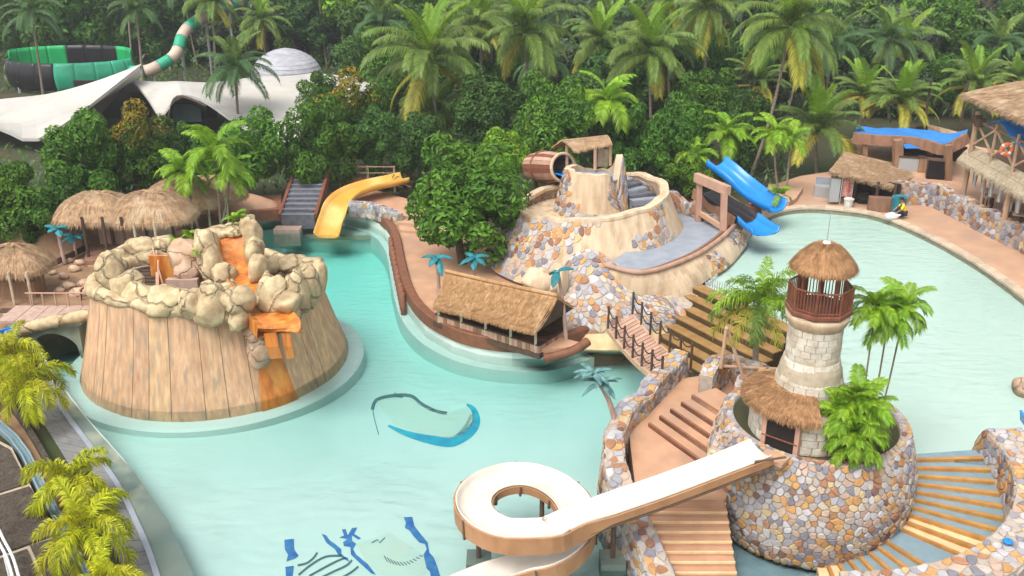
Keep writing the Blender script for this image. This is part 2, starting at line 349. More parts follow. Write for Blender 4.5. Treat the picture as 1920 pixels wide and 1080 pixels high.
gr = MB(); gr.prism([(-1500, -60), (1500, -60), (1500, 2400), (-1500, 2400)], -4.0, 0.5, holes=[[(p.x, p.y) for p in shw]])
struct(gr.build('ground', M['soil']))
# pool wall lining (pale band at the water line)
pw = MB(); pl = [Vector((p.x, p.y, 0)) for p in shw[:29]]
cen = Vector((-4, 40, 0))
pw.sweep(pl, [(-.02, -3.1), (.10, -3.1), (.10, .42), (-.02, .42)]); struct(pw.build('pool_wall', M['bed_pale']))
# left ledge, walkway and channel
lg = [(112, 735), (160, 800), (230, 880), (300, 980), (350, 1080), (410, 1230)]
lg2 = [(190, 730), (240, 800), (300, 880), (362, 980), (0, 0)]
outer = [P(u, v, 0) for u, v in [(108, 725), (122, 752), (185, 830), (256, 910), (318, 1000), (356, 1080), (400, 1180)]]
inner = [P(u, v, 0) for u, v in [(100, 738), (118, 785), (165, 850), (222, 930), (262, 1010), (290, 1080), (320, 1180)]]
mb = MB(); mb.prism([p for p in outer] + inner[::-1], -1, 0.56); struct(mb.build('pool_ledge', M['ledge']))
kp = [p + Vector((0, 0, .56)) for p in inner]
mb = MB(); mb.sweep(smooth_path(kp, 4), [(-.09, -.3), (.09, -.3), (.09, .07), (-.09, .07)]); struct(mb.build('ledge_kerb', M['tile_grey']))
walk_o = [P(u, v, .5) for u, v in [(20, 690), (60, 760), (110, 840), (165, 930), (205, 1010), (236, 1080), (270, 1180)]]
root = thing('paved_walkway', 'dark grey slab walkway between the golden palms and the mossy pool ledge', 'walkway', walk_o[3]); root['kind'] = 'structure'
PA, PBq = Poly(inner), Poly(walk_o)
for i in range(26):
    a0, a1 = i / 26 + .001, (i + 1) / 26 - .001
    for j in range(2):
        b0, b1 = j / 2 + .004, (j + 1) / 2 - .004
        A0, A1, B0, B1 = PA.at(a0), PA.at(a1), PBq.at(a0), PBq.at(a1)
        q = [A0.lerp(B0, b0), A1.lerp(B1, b0), A1.lerp(B1, b1), A0.lerp(B0, b1)]
        MB().prism([(p.x, p.y) for p in q], .42, .53 + .012 * rnd.random()).build('slab', M['concrete'], root)
# ship-shaped promenade island with red-brown coping
prom_o = [(470, 419), (540, 411), (600, 409), (645, 409), (690, 417), (722, 435), (741, 465), (752, 520), (768, 575), (800, 617), (850, 647), (900, 663),
          (960, 671), (1020, 671), (1066, 660), (1100, 648)]
pw_ = [Vector((p.x, p.y, 0)) for p in pxs(prom_o, 0)]
ps = smooth_path(pw_, 5)
back = [P(u, v, .8) for u, v in [(1120, 600), (1000, 520), (900, 440), (790, 380), (680, 350), (560, 372), (470, 392)]]
mb = MB(); mb.prism([(p.x, p.y) for p in ps] + [(p.x, p.y) for p in back], -2.2, .8); struct(mb.build('promenade', M['terracotta']))
mb = MB(); mb.sweep([p + Vector((0, 0, .8)) for p in ps], [(-.30, -.45), (.16, -.45), (.16, .16), (.10, .22), (-.24, .22), (-.30, .16)]); struct(mb.build('promenade_coping', M['kerb']))
mb = MB(); mb.sweep([p + Vector((0, 0, 0)) for p in ps], [(-.1, -2.2), (.55, -2.2), (.55, -.42), (-.1, -.42)]); struct(mb.build('promenade_footing', M['bed']))
sl_ = [PB(u, v) for u, v in [(478, 424), (486, 444), (512, 461), (560, 470), (620, 475), (690, 474), (735, 468)]]; sl_ = smooth_path(sl_, 4)
slb = [Vector((p.x, p.y, 0)) for p in pxs([(741, 463), (722, 434), (690, 416), (645, 408), (600, 408), (540, 410), (480, 417)])]
mb = MB(); mb.prism([(p.x, p.y) for p in sl_ + slb], -3, -.55); struct(mb.build('shallow_shelf', M['bed']))
mb = MB(); mb.sweep([Vector((p.x, p.y, -.55)) for p in sl_], [(-.16, -.2), (.16, -.2), (.16, .06), (-.16, .06)]); struct(mb.build('shelf_edge', M['sand_joint']))
blk = tag(MB().box(P(540, 434, 0) + Vector((0, 0, -.3)), (1.7, .9, 1.1)).build('pool_block', M['pink_concrete'], loc=P(540, 434, -.8)), 'small pinkish block standing in the water in front of the slate stair', 'step block')
tsh = [P(u, v, -.3) for u, v in [(1262, 1018), (1345, 992), (1440, 1000), (1560, 1050), (1560, 1200), (1225, 1200)]]
mb = MB(); mb.prism([(p.x, p.y) for p in tsh], -2, -.3); struct(mb.build('tiled_shelf', M['tile_blue']))
# mooring wall of rounded posts along the straight quay (742,480)-(768,590)
# right upper pool
rp = [(1335, 560), (1322, 532), (1345, 512), (1372, 486), (1392, 455), (1405, 430), (1440, 404), (1480, 393), (1530, 391), (1600, 397), (1640, 404), (1688, 420),
      (1760, 453), (1830, 493), (1890, 534), (1960, 590), (2080, 700), (2140, 860), (1990, 960), (1850, 868), (1690, 853), (1600, 800), (1500, 690), (1470, 620)]
rw = [Vector((p.x, p.y, 2)) for p in pxs(rp, 2.0)]
mb = MB(); mb.prism(rw, 1.0, 2.0); struct(mb.build('upper_pool_water', water_mat('mint_water', (.42, .955, .83), .35, bump=.4)))
mb = MB(); mb.prism(rw, -2.6, 1.75); struct(mb.build('upper_pool_floor', M['bed_pale']))
edge = smooth_path([Vector((p.x, p.y, 2.08)) for p in rw[4:17]], 4)
cpo = struct(thing('upper_pool_coping', None, None, edge[0])); PE = Poly(edge); nce = int(PE.L / 1.1)
MB().sweep(edge, [(-.2, -1.3), (.2, -1.3), (.2, .02), (-.2, .02)]).build('coping_bed', M['mortar'], cpo)
for k in range(nce):
    MB().sweep([PE.at((k + t_) / nce) for t_ in (.015, .5, .985)], [(-.27, -.06), (.27, -.06), (.27, .07), (.24, .095), (-.24, .095), (-.27, .07)]).build('coping_stone', M['coping'], cpo)
far = [P(u, v, 2.1) for u, v in [(1395, 420), (1400, 385), (1440, 350), (1500, 330), (1580, 318), (1690, 322), (1800, 372), (1930, 440), (2150, 560), (2400, 720)]]
mb = MB(); mb.prism([(p.x, p.y) for p in edge] + [(p.x, p.y) for p in far[::-1]], -1, 2.1); struct(mb.build('pool_deck', M['terracotta_pale']))
# raised promenade terrace on the right
twall = [Q(1672, 362, 58.4), P(1740, 384, 2.1), P(1800, 412, 2.1), P(1860, 443, 2.1), P(1935, 480, 2.1), P(2060, 545, 2.1), P(2300, 660, 2.1)]
tr_f = [P(1600, 318, 3.1)] + [p + Vector((.25, .35, 0)) for p in twall]
tr_b = [P(u, v, 3.1) for u, v in [(2450, 480), (2200, 380), (1960, 300), (1800, 268), (1640, 246), (1590, 262)]]
mb = MB(); mb.prism([(p.x, p.y) for p in tr_f + tr_b], 0, 3.1); struct(mb.build('upper_terrace', M['terracotta']))
# left bank behind the crater
bk = [P(u, v, .9) for u, v in [(-700, 700), (-120, 650), (30, 618), (150, 590), (190, 560), (240, 500), (300, 455), (400, 428), (470, 410), (470, 390), (380, 372), (240, 392), (60, 430), (-200, 440), (-800, 450)]]
mb = MB(); mb.prism([(p.x, p.y) for p in bk], -1, .9); struct(mb.build('brown_bank', M['bank']))
def bank_mound(name, u, v, h, rx, ry, hh, m, label):
    c = P(u, v, h)
    def fn(a, b):
        an = a * 2 * math.pi; r = 1 - b; k = (1 - r * r) ** .8
        n = 1 + .25 * noise.noise(Vector((math.cos(an) * 2 + u, math.sin(an) * 2, b * 2)))
        return c + Vector((rx * r * n * math.cos(an), ry * r * n * math.sin(an), hh * k - .15 + .12 * noise.noise(Vector((r * 4 * math.cos(an) + v, r * 4 * math.sin(an), 1)))))
    mb = MB(); mb.grid(fn, 28, 9, closeu=True); return struct(mb.build(name, m, smooth=True))
bank_mound('earth_mound', 110, 452, .85, 3.2, 2.2, 1.6, M['bank'], '')
bank_mound('earth_mound', 410, 392, .85, 4.2, 1.5, 1.5, M['terracotta'], '')
# forest floor rising gently behind
mb = MB()
mb.grid(lambda a, b: (-320 + 640 * a, 92 + 330 * b, .45 + 26 * max(b - .28, 0) ** 1.3 + 2.0 * noise.noise(Vector((a * 9, b * 7, 0))) * min(b * 4, 1)), 48, 30)
struct(mb.build('wooded_slope', M['soil'], smooth=True))
# ---------------------------------------------------------------- painted pool floor
def mural(label, shapes, m, name='floor_mural'):
    r = thing(name, label, 'mural', PB(*shapes[0][1][0]))
    for nm, pts, mm in shapes:
        q = [PB(u, v, .012) for u, v in pts]; mb = MB(); loop = [Vector((p.x, p.y, 0)) for p in q]
        vs = [p for p in q]; tr = geometry.tessellate_polygon([loop]); mb.add(vs, [tuple(t) for t in tr]); mb.build(nm, mm, r)
    return r
def stroke(pts, w):                         # outline of a tapering brush stroke in photo pixels
    n = len(pts); L, Rr = [], []
    for i, (x, y) in enumerate(pts):
        a, b = pts[max(i - 1, 0)], pts[min(i + 1, n - 1)]; dx, dy = b[0] - a[0], b[1] - a[1]; l = math.hypot(dx, dy) or 1
        ww = w if not isinstance(w, (list, tuple)) else w[i]
        L.append((x - dy / l * ww, y + dx / l * ww)); Rr.append((x + dy / l * ww, y - dx / l * ww))
    return L + Rr[::-1]
def dense(pts, n=4):
    return [(p.x, p.y) for p in smooth_path([Vector((x, y, 0)) for x, y in pts], n)]
fish = dense([(728, 798), (760, 812), (800, 823), (840, 829), (862, 822), (884, 806), (893, 788), (888, 768), (875, 758)])
top = dense([(698, 768), (706, 750), (735, 742), (770, 742), (790, 757), (815, 770), (838, 775)])
mural('teal fish outline painted on the pool floor in the middle of the main pool', [
    ('fish_body', [(706, 752), (740, 746), (775, 748), (800, 764), (840, 776), (872, 762), (888, 775), (888, 795), (866, 816), (840, 822), (790, 812), (740, 797)], M['paint_pale']),
    ('fish_back', stroke(fish, [2 + 8.0 * math.sin(math.pi * i / (len(fish) - 1)) for i in range(len(fish))]), M['paint_teal']),
    ('fish_belly', stroke(top, [3.2] * len(top)), M['paint_grey']),
    ('fish_fin', [(736, 744), (741, 735), (746, 745), (752, 738), (756, 746)], M['paint_grey']),
    ('fish_gill', stroke(dense([(862, 812), (874, 798), (884, 778)]), 3), M['paint_pale']),
    ('fish_snout', stroke(dense([(699, 768), (702, 785), (710, 815)]), .8), M['paint_grey'])], None)
b1 = [(533, 1012), (551, 1010), (552, 1030), (560, 1042), (552, 1048), (537, 1053), (540, 1040), (534, 1030)]
b2 = [(535, 1063), (551, 1061), (549, 1080), (551, 1110), (533, 1110), (536, 1080)]
b3 = [(603, 1001), (612, 1004), (618, 1013), (627, 1019), (640, 1030), (640, 1038), (646, 1044), (652, 1046), (655, 1054), (645, 1048), (634, 1040), (628, 1030), (612, 1018)]
b4 = [(641, 993), (648, 992), (652, 1004), (660, 990), (670, 989), (664, 1001), (677, 1009), (672, 1012), (660, 1004), (660, 1014), (668, 1020), (662, 1030), (668, 1040), (690, 1058), (705, 1078), (696, 1075),
      (676, 1057), (658, 1040), (657, 1026), (645, 1024), (643, 1017), (651, 1011), (636, 1008), (645, 1004)]
b5 = [(757, 970), (773, 969), (777, 986), (790, 1003), (802, 1017), (805, 1036), (813, 1045), (820, 1062), (826, 1082), (836, 1120), (815, 1120), (806, 1072), (800, 1066), (794, 1040), (800, 1030), (797, 1020), (786, 1017), (775, 1005), (768, 995), (759, 990), (761, 980)]
sh = [('blue_patch', b, M['paint_blue']) for b in (b1, b2, b3, b4, b5)]
for pts in ([(558, 1060), (575, 1056), (588, 1046), (595, 1036)], [(560, 1078), (582, 1060), (610, 1044), (640, 1042)], [(580, 1080), (605, 1066), (632, 1052), (648, 1046)], [(600, 1084), (625, 1072), (650, 1060), (660, 1050)], [(640, 1084), (660, 1072), (672, 1062)]):
    sh.append(('grey_stripe', stroke(dense(pts), 2.0), M['paint_grey']))
for i in range(12):
    x = 720 + i * 6; y = 1042 + 12 * math.sin(i / 11 * math.pi); sh.append(('grey_tick', stroke([(x, y), (x + 7, y + 12 - i)], 1.0), M['paint_grey']))
sh.append(('pale_panel', [(668, 1020), (730, 998), (795, 1040), (800, 1075), (740, 1090), (690, 1060)], M['paint_pale']))
sh.append(('grey_tick', stroke([(697, 1018), (708, 1012), (712, 1018), (722, 1008)], 1.2), M['paint_grey']))
sh.insert(0, sh.pop(-2))
r = mural('dark blue jagged shapes and grey stripes painted on the floor left of white slide', sh, None)
for k, o in enumerate([c for c in bpy.data.objects if c.parent == r]): o.location.z += .004 * min(k, 1) if o.name.startswith('pale') is False else 0
# ---------------------------------------------------------------- stone veneer
def cells(Wd, Hd, size, seed, wrap=False):
    r = random.Random(seed); pts = []; dy = size * .88; rows = max(1, round(Hd / dy)); dy = Hd / rows
    cols = max(3, round(Wd / size)); dx = Wd / cols
    for j in range(-1, rows + 1):
        row = []
        for i in range(-1, cols + 1):
            row.append(((i + .5 + (.5 if j % 2 else 0) + r.uniform(-.36, .36)) * dx, (j + .5 + r.uniform(-.36, .36)) * dy))
        if wrap:
            row = [p for p in row[1:-1] if r.random() > .12]; row = [(row[-1][0] - Wd, row[-1][1]), (row[-2][0] - Wd, row[-2][1])] + row + [(row[0][0] + Wd, row[0][1]), (row[1][0] + Wd, row[1][1])]
        pts += [p for p in row if r.random() > .13 or wrap]
    out = []; gs = size * 1.6; gridd = {}
    for p in pts: gridd.setdefault((int(p[0] // gs), int(p[1] // gs)), []).append(p)
    for p in pts:
        if not (0 <= p[0] < Wd and -.2 * size <= p[1] <= Hd + .2 * size): continue
        poly = [(p[0] - gs, p[1] - gs), (p[0] + gs, p[1] - gs), (p[0] + gs, p[1] + gs), (p[0] - gs, p[1] + gs)]
        gx, gy = int(p[0] // gs), int(p[1] // gs)
        near = [q for a in range(gx - 2, gx + 3) for b in range(gy - 2, gy + 3) for q in gridd.get((a, b), ()) if q != p]
        planes = [((q[0] - p[0], q[1] - p[1]), ((q[0] ** 2 + q[1] ** 2) - (p[0] ** 2 + p[1] ** 2)) / 2) for q in near]
        planes += [((0, -1), 0), ((0, 1), Hd)]
        if not wrap: planes += [((-1, 0), 0), ((1, 0), Wd)]
        for (nx, ny), d in planes:
            new = []; k = len(poly)
            for i in range(k):
                a, b = poly[i], poly[(i + 1) % k]; da, db = nx * a[0] + ny * a[1] - d, nx * b[0] + ny * b[1] - d
                if da <= 0: new.append(a)
                if da * db < 0: t = da / (da - db); new.append((a[0] + (b[0] - a[0]) * t, a[1] + (b[1] - a[1]) * t))
            poly = new
            if len(poly) < 3: break
        if len(poly) < 3: continue
        ar = sum(poly[i][0] * poly[(i + 1) % len(poly)][1] - poly[(i + 1) % len(poly)][0] * poly[i][1] for i in range(len(poly))) / 2
        if ar < .12 * size * size: continue
        out.append((poly, ar))
    return out
CAMP = Vector((0, 0, CAMZ))
def stone_skin(parent, S, Wd, Hd, size, seed, mask=None, limit=300, wrap=False, proud=.05, weights=(22, 16, 8, 14, 10, 14, 8, 4, 12), flip=1, joint=.11, budget=None):
    """lay rubble stones on surface S(u, v, d) (metres along, metres up, metres out)"""
    r = random.Random(seed + 5); lst = []
    for poly, ar in cells(Wd, Hd, size, seed, wrap):
        cx = sum(p[0] for p in poly) / len(poly); cy = sum(p[1] for p in poly) / len(poly)
        if mask and not mask(cx / Wd, cy / Hd): continue
        k = len(poly); rd = []                    # knock the corners off
        for i in range(k):
            a, b = poly[i], poly[(i + 1) % k]
            rd.append((a[0] * .74 + b[0] * .26, a[1] * .74 + b[1] * .26)); rd.append((a[0] * .26 + b[0] * .74, a[1] * .26 + b[1] * .74))
        c = S(cx, cy, 0); n = S(cx, cy, .1) - c; n = n.normalized() if n.length > 1e-6 else Vector((0, 0, 1))
        v = CAMP - c; lst.append((max(n.dot(v.normalized()), 0) * ar / v.length_squared, rd, (cx, cy)))
    lst.sort(key=lambda x: -x[0]); rest = MB()
    for i, (sc, rd, (cx, cy)) in enumerate(lst):
        h = proud * r.uniform(.55, 1.3); k = len(rd); f0 = 1 - joint * .8; f1 = f0 - .13
        vs = [S(cx + (x - cx) * f0, cy + (y - cy) * f0, -.02) for x, y in rd] + [S(cx + (x - cx) * f0, cy + (y - cy) * f0, h * .6) for x, y in rd] + [S(cx + (x - cx) * f1, cy + (y - cy) * f1, h) for x, y in rd]
        fs = [(a * k + j, a * k + (j + 1) % k, (a + 1) * k + (j + 1) % k, (a + 1) * k + j) for a in (0, 1) for j in range(k)] + [tuple(2 * k + j for j in range(k))]
        if flip < 0: fs = [f[::-1] for f in fs]
        mi = r.choices(range(9), weights)[0]
        if i < limit:
            MB().add(vs, fs).build('stone', STONES[mi], parent)
        else: rest.add(vs, fs, mi)
    if rest.v: tag(rest.build('small_stones', STONES, parent), kind='stuff')
    return len(lst)
def ring_S(c, prof, Rm):                          # lathe surface, prof(t)->(r, z), t metres up / H
    H_ = prof['H']
    def S(u, v, d):
        a = prof['a0'] + u / Rm; r, z = prof['f'](v / H_); r1, z1 = prof['f'](v / H_ + .02); tx, tz = r1 - r, z1 - z; l = math.hypot(tx, tz) or 1
        nr, nz = tz / l, -tx / l; rr = r + nr * d
        return Vector((c.x + rr * math.cos(a), c.y + rr * math.sin(a), z + nz * d))
    return S
def loft_S(top, base, L, Hh, ref, bulge=0.0):
    T, B = Poly(smooth_path(top, 5)), Poly(smooth_path(base, 5))
    def S0(u, v):
        a, b = B.at(u / L), T.at(u / L); t = v / Hh; p = a.lerp(b, t)
        return p
    def S(u, v, d):
        p = S0(u, v); e = .05
        n = (S0(min(u + e, L), v) - S0(max(u - e, 0), v)).cross(S0(u, min(v + e, Hh)) - S0(u, max(v - e, 0)))
        n = n.normalized() if n.length > 1e-9 else Vector((0, -1, 0))
        if n.dot(ref) < 0: n = -n
        return p + n * (d + bulge * math.sin(math.pi * min(max(v / Hh, 0), 1)) * (1 + .5 * noise.noise(p * .6)))
    return S
def stone_wall(name, label, path, z0, z1, th, size, seed, sides=(1, -1), group=None, cap=True, batter=0.0, limit=300, weights=None, top_m=None):
    """rubble wall along path; z0, z1 functions of t; veneer on the given sides and on top"""
    pl = Poly(path); L = pl.L
    def at(t, s, z, d=0):
        p = pl.at(t); tg = pl.tan(t); tg.z = 0; tg.normalize(); n = Vector((tg.y, -tg.x, 0)); k = (z - z0(t)) / max(z1(t) - z0(t), .01)
        q = p + n * s * (th / 2 + batter * (1 - k) + d); return Vector((q.x, q.y, z))
    root = thing(name, label, 'wall', (pl.at(.5).x, pl.at(.5).y, z0(.5)), group)
    n = max(6, int(L / .4)); mb = MB(); ring = []
    for i in range(n + 1):
        t = i / n; ring.append([at(t, 1, z0(t)), at(t, 1, z1(t)), at(t, -1, z1(t)), at(t, -1, z0(t))])
    vs = [p for r_ in ring for p in r_]; fs = [(i * 4 + j, i * 4 + (j + 1) % 4, i * 4 + 4 + (j + 1) % 4, i * 4 + 4 + j) for i in range(n) for j in range(4)] + [(3, 2, 1, 0), tuple(n * 4 + j for j in range(4))]
    mb.add(vs, fs); mb.build('core', M['mortar'], root, recalc=True)
    Hm = sum(z1(i / 8) - z0(i / 8) for i in range(9)) / 9; kw = {'weights': weights} if weights else {}
    for s in sides:
        stone_skin(root, lambda u, v, d, s=s: at(u / L, s, z0(u / L) + (z1(u / L) - z0(u / L)) * v / Hm, d), L, Hm, size, seed + s, limit=limit // (len(sides) + (1 if cap else 0)), flip=-s, **kw)
    if cap:
        stone_skin(root, lambda u, v, d: at(u / L, 1, z1(u / L)).lerp(at(u / L, -1, z1(u / L)), v / th) + Vector((0, 0, d)), L, th, min(size, th / 2.01 if th < 1 else size), seed + 3, limit=limit // (len(sides) + 1), flip=-1, **kw)
    return root
def rock_mesh(seed, rough=.28, n1=26, n2=15):
    mb = MB()
    rc = random.Random(seed * 7 + 3); pln = [(Vector((rc.gauss(0, 1), rc.gauss(0, 1), rc.gauss(0, .8))).normalized(), rc.uniform(.66, .92)) for _ in range(11)] if rough < .45 else []
    def fn(a, b):
        th = math.pi * (b * .998 + .001); ph = 2 * math.pi * a; d = Vector((math.sin(th) * math.cos(ph), math.sin(th) * math.sin(ph), math.cos(th)))
        k = 1 + rough * noise.noise(d * 1.4 + Vector((seed * 3.1, 0, 0))) + rough * .4 * noise.noise(d * 3.5 + Vector((0, seed * 2.3, 0)))
        for n_, h_ in pln:
            q = d.dot(n_)
            if q > .05: k = min(k, h_ / q * 1.02 + .03)
        k += .035 * noise.noise(d * 7 + Vector((seed, 0, 0)))
        return d * k * 1.12
    mb.grid(fn, n1, n2, closeu=True); return mb
# ---------------------------------------------------------------- the crater (left)
CV = Vector((-14.1, 41.6, 0)); HV = 4.2
crater = thing('volcano_crater', 'wide plank clad crater with boulder rim and orange water chute in the main pool', 'water attraction', CV)
def rv(t): return 6.0 - .95 * t + .2 * (1 - t) ** 2.2
def vz(a): return 3.62 - .52 * math.sin(a) - .1 * math.cos(a) - .15 * math.cos(a - .9)
mb = MB()
mb.slab(lambda u, v: CV + Vector(((rv(v) - .12) * math.cos(u * 6.28318), (rv(v) - .12) * math.sin(u * 6.28318), -1.9 + (vz(u * 6.28318) + 1.85) * v)),
        lambda u, v: CV + Vector(((rv(v) - .6) * math.cos(u * 6.28318), (rv(v) - .6) * math.sin(u * 6.28318), -1.9 + (vz(u * 6.28318) + 1.85) * v)), 64, 6)
mb.build('core_wall', M['mortar'], crater)
a = 0.0; rr_ = random.Random(4)
while a < 2 * math.pi - .04:
    da = min(rr_.uniform(.10, .235), 2 * math.pi - a); off = rr_.uniform(-.02, .03); a0, a1 = a + .002, a + da - .002
    f = lambda u, v, d: CV + Vector(((rv(v) + off + d) * math.cos(a0 + (a1 - a0) * u), (rv(v) + off + d) * math.sin(a0 + (a1 - a0) * u), -.5 + (vz(a0 + (a1 - a0) * u) + .5) * v))
    MB().slab(lambda u, v: f(u, v, 0), lambda u, v: f(u, v, -.13), 3, 6).build('plank', M['plank'], crater)
    a += da
mb = MB(); mb.lathe([(5.6, -.42), (6.75, -.42), (6.9, -.5), (6.95, -2.2)], CV, 72); struct(mb.build('crater_footing', M['bed'], smooth=False))
mb = MB(); mb.lathe([(0.01, 2.2), (5.0, 2.2)], CV, 40); mb.build('inner_floor', M['bank'], crater)
def rock(px, wh, Y, parent, m, depth=None, rot=0.0, seed=0, tilt=0.0, name='boulder'):
    c = Q(px[0], px[1], Y); sc = (c.y * CP + (CAMZ - c.z) * SP) / FPX; rx, rz = wh[0] / 2 * sc, wh[1] / 2 * sc / .93; ry = depth or (rx + rz) / 2 * .8
    mb = rock_mesh(seed); Mx = Matrix.Rotation(rot, 3, 'Z') @ Matrix.Rotation(tilt, 3, 'Y')
    mb.v = [tuple(c + Mx @ Vector((x * rx, y * ry, z * rz))) for x, y, z in mb.v]
    return mb.build(name, m, parent, smooth=True)
def Yr(u, r=5.25, front=True):
    s = max(-1, min(1, (u - 408) / 208)); return CV.y + (-1 if front else 1) * r * math.sqrt(1 - s * s)
mb = MB(); rg = []
for i in range(97):
    a_ = i / 96 * 2 * math.pi; rg.append(CV + Vector(((4.95 + .12 * noise.noise(Vector((math.cos(a_) * 3, math.sin(a_) * 3, 2)))) * math.cos(a_), (4.95 + .12 * noise.noise(Vector((math.cos(a_) * 3, math.sin(a_) * 3, 2)))) * math.sin(a_), vz(a_) + .08 + .22 * noise.noise(Vector((math.cos(a_) * 5, math.sin(a_) * 5, 9))))))
mb.tube(rg, [.34 + .20 * noise.noise(Vector((math.cos(i / 96 * 6.28318) * 4, math.sin(i / 96 * 6.28318) * 4, 0))) for i in range(97)], 10, cap=False); mb.build('rim_ridge', M['rock'], crater, smooth=True)
R_ = M['rock']; RP = M['rock_pink']
def rim_mb(r_, stone):
    pass
rim = [((213, 520), (52, 92), 0, R_, .3), ((243, 548), (64, 68), .1, R_, .35), ((262, 563), (68, 56), .3, R_, .5), ((318, 566), (88, 54), .05, R_, -.1), ((362, 570), (50, 52), 0, R_, -.05),
       ((396, 574), (66, 78), 0, R_, -.1), ((448, 566), (58, 50), 0, R_, -.2), ((450, 592), (44, 46), 0, R_, -.2), ((486, 620), (44, 40), 0, RP, -.4), ((540, 588), (44, 40), 0, RP, .2)]
for i, (px, wh, tl, m_, ro) in enumerate(rim): rock(px, wh, Yr(px[0]) + .1, crater, m_, seed=i, tilt=tl, rot=ro, depth=.75)
for i, (px, wh, Y) in enumerate([((228, 484), (56, 46), 44.4), ((262, 466), (62, 34), 46.0), ((303, 458), (56, 26), 46.6), ((520, 553), (62, 66), 37.6), ((556, 552), (42, 80), 38.0), ((582, 540), (40, 78), 39.2),
        ((597, 522), (30, 56), 41.4), ((584, 500), (44, 30), 43.6), ((548, 494), (60, 26), 44.8), ((513, 497), (36, 30), 44.6), ((535, 566), (60, 40), 37.2)]):
    rock(px, wh, Y, crater, R_, seed=20 + i, depth=.7)
for i, (px, wh, Y, m_) in enumerate([((347, 480), (66, 52), 41.0, RP), ((352, 512), (52, 58), 40.7, RP), ((386, 462), (46, 60), 41.2, R_), ((398, 494), (44, 66), 40.8, R_), ((420, 520), (46, 50), 40.2, R_), ((425, 548), (40, 40), 39.3, R_),
        ((474, 440), (36, 54), 42.2, R_), ((476, 472), (34, 60), 41.8, R_), ((405, 437), (52, 20), 42.8, R_), ((436, 430), (56, 18), 43.0, R_), ((463, 422), (28, 30), 42.8, R_), ((486, 505), (34, 56), 40.4, R_), ((500, 540), (32, 48), 38.8, R_)]):
    rock(px, wh, Y, crater, m_, seed=40 + i, depth=.8)
# water chute, lip and streak
ch = [((434, 446), 42.4, .62), ((440, 478), 41.7, .6), ((450, 512), 40.6, .66), ((466, 540), 39.4, .68), ((487, 570), 38.2, .62)]
cp_ = smooth_path([Q(p[0], p[1], Y) for p, Y, w_ in ch], 4)
mb = MB(); mb.sweep(cp_, [(-.72, .3), (-.5, .04), (0, 0), (.5, .04), (.72, .3), (.78, .25), (.55, -.15), (-.55, -.15), (-.78, .25)]); mb.build('chute', M['orange'], crater)
mb = MB(); A = Q(489, 582, 37.7); B = Q(522, 608, 35.7)
lipx = [(-.86, .14), (-.6, .02), (.6, .02), (.86, .14), (.9, -.45), (-.9, -.45)]
mb.sweep(smooth_path([A, A.lerp(B, .5) + Vector((0, 0, .12)), B + Vector((0, 0, -.02)), B + Vector((.06, -.22, -.25))], 4), lipx); mb.build('spout', M['orange'], crater)
mb = MB(); D = Q(531, 668, 35.55)
for s_, w_ in ((-1, .5), (1, .34)):
    e = B + Vector((.33 * s_, -.12, -.3)); f_ = D + Vector((.30 * s_, .1, -.1))
    mb.sweep([e, e.lerp(f_, .5) + Vector((0, -.1, 0)), f_], [(-w_ / 2, .08), (w_ / 2, .08), (w_ / 2, -.12), (-w_ / 2, -.12)], ups=[Vector((0, -1, .2))] * 3)
mb.build('falling_sheet', M['orange'], crater)
aS = math.atan2(Q(537, 700, 36.2).y - CV.y, Q(537, 700, 36.2).x - CV.x)
mb = MB(); mb.slab(lambda u, v: CV + Vector(((rv(v * .62) + .075) * math.cos(aS + (u - .5) * (.28 - .12 * v)), (rv(v * .62) + .075) * math.sin(aS + (u - .5) * (.28 - .12 * v)), -.4 + 2.6 * v)),
                   lambda u, v: CV + Vector(((rv(v * .62)) * math.cos(aS + (u - .5) * (.28 - .12 * v)), (rv(v * .62)) * math.sin(aS + (u - .5) * (.28 - .12 * v)), -.4 + 2.6 * v)), 6, 8); mb.build('stained_runoff', M['orange'], crater)
rock((487, 645), (46, 86), 36.7, crater, M['rock_pink'], seed=71, depth=.5)
mb = MB(); mb.box(Q(482, 577, 38.4), (1.0, .5, .5)); mb.build('dark_slot', M['dark'], crater)
# ladder stair and orange panel inside
for i in range(8):
    mb = MB(); mb.box(Q(272, 488 + i * 6.5, 44.6 - i * .32), (1.05, .28, .07)); mb.build('step', M['wood_dark'], crater)
mb = MB()
for s in (-1, 1): mb.beam(Q(272 + s * 21, 470, 44.8), Q(272 + s * 22, 536, 42.2), .09)
mb.beam(Q(296, 488, 43), Q(297, 538, 41.2), .06); mb.beam(Q(285, 462, 45), Q(306, 536, 41.8), .06); mb.build('stair_rail', M['wood_pink'], crater)
mb = MB(); mb.box(Q(310, 510, 43.2), (1.35, .14, 1.7)); mb.build('orange_panel', M['orange'], crater)
mb = MB(); mb.box(Q(345, 548, 40.0), (1.4, .3, 1.3)); mb.build('grey_panel', M['pink_concrete'], crater)
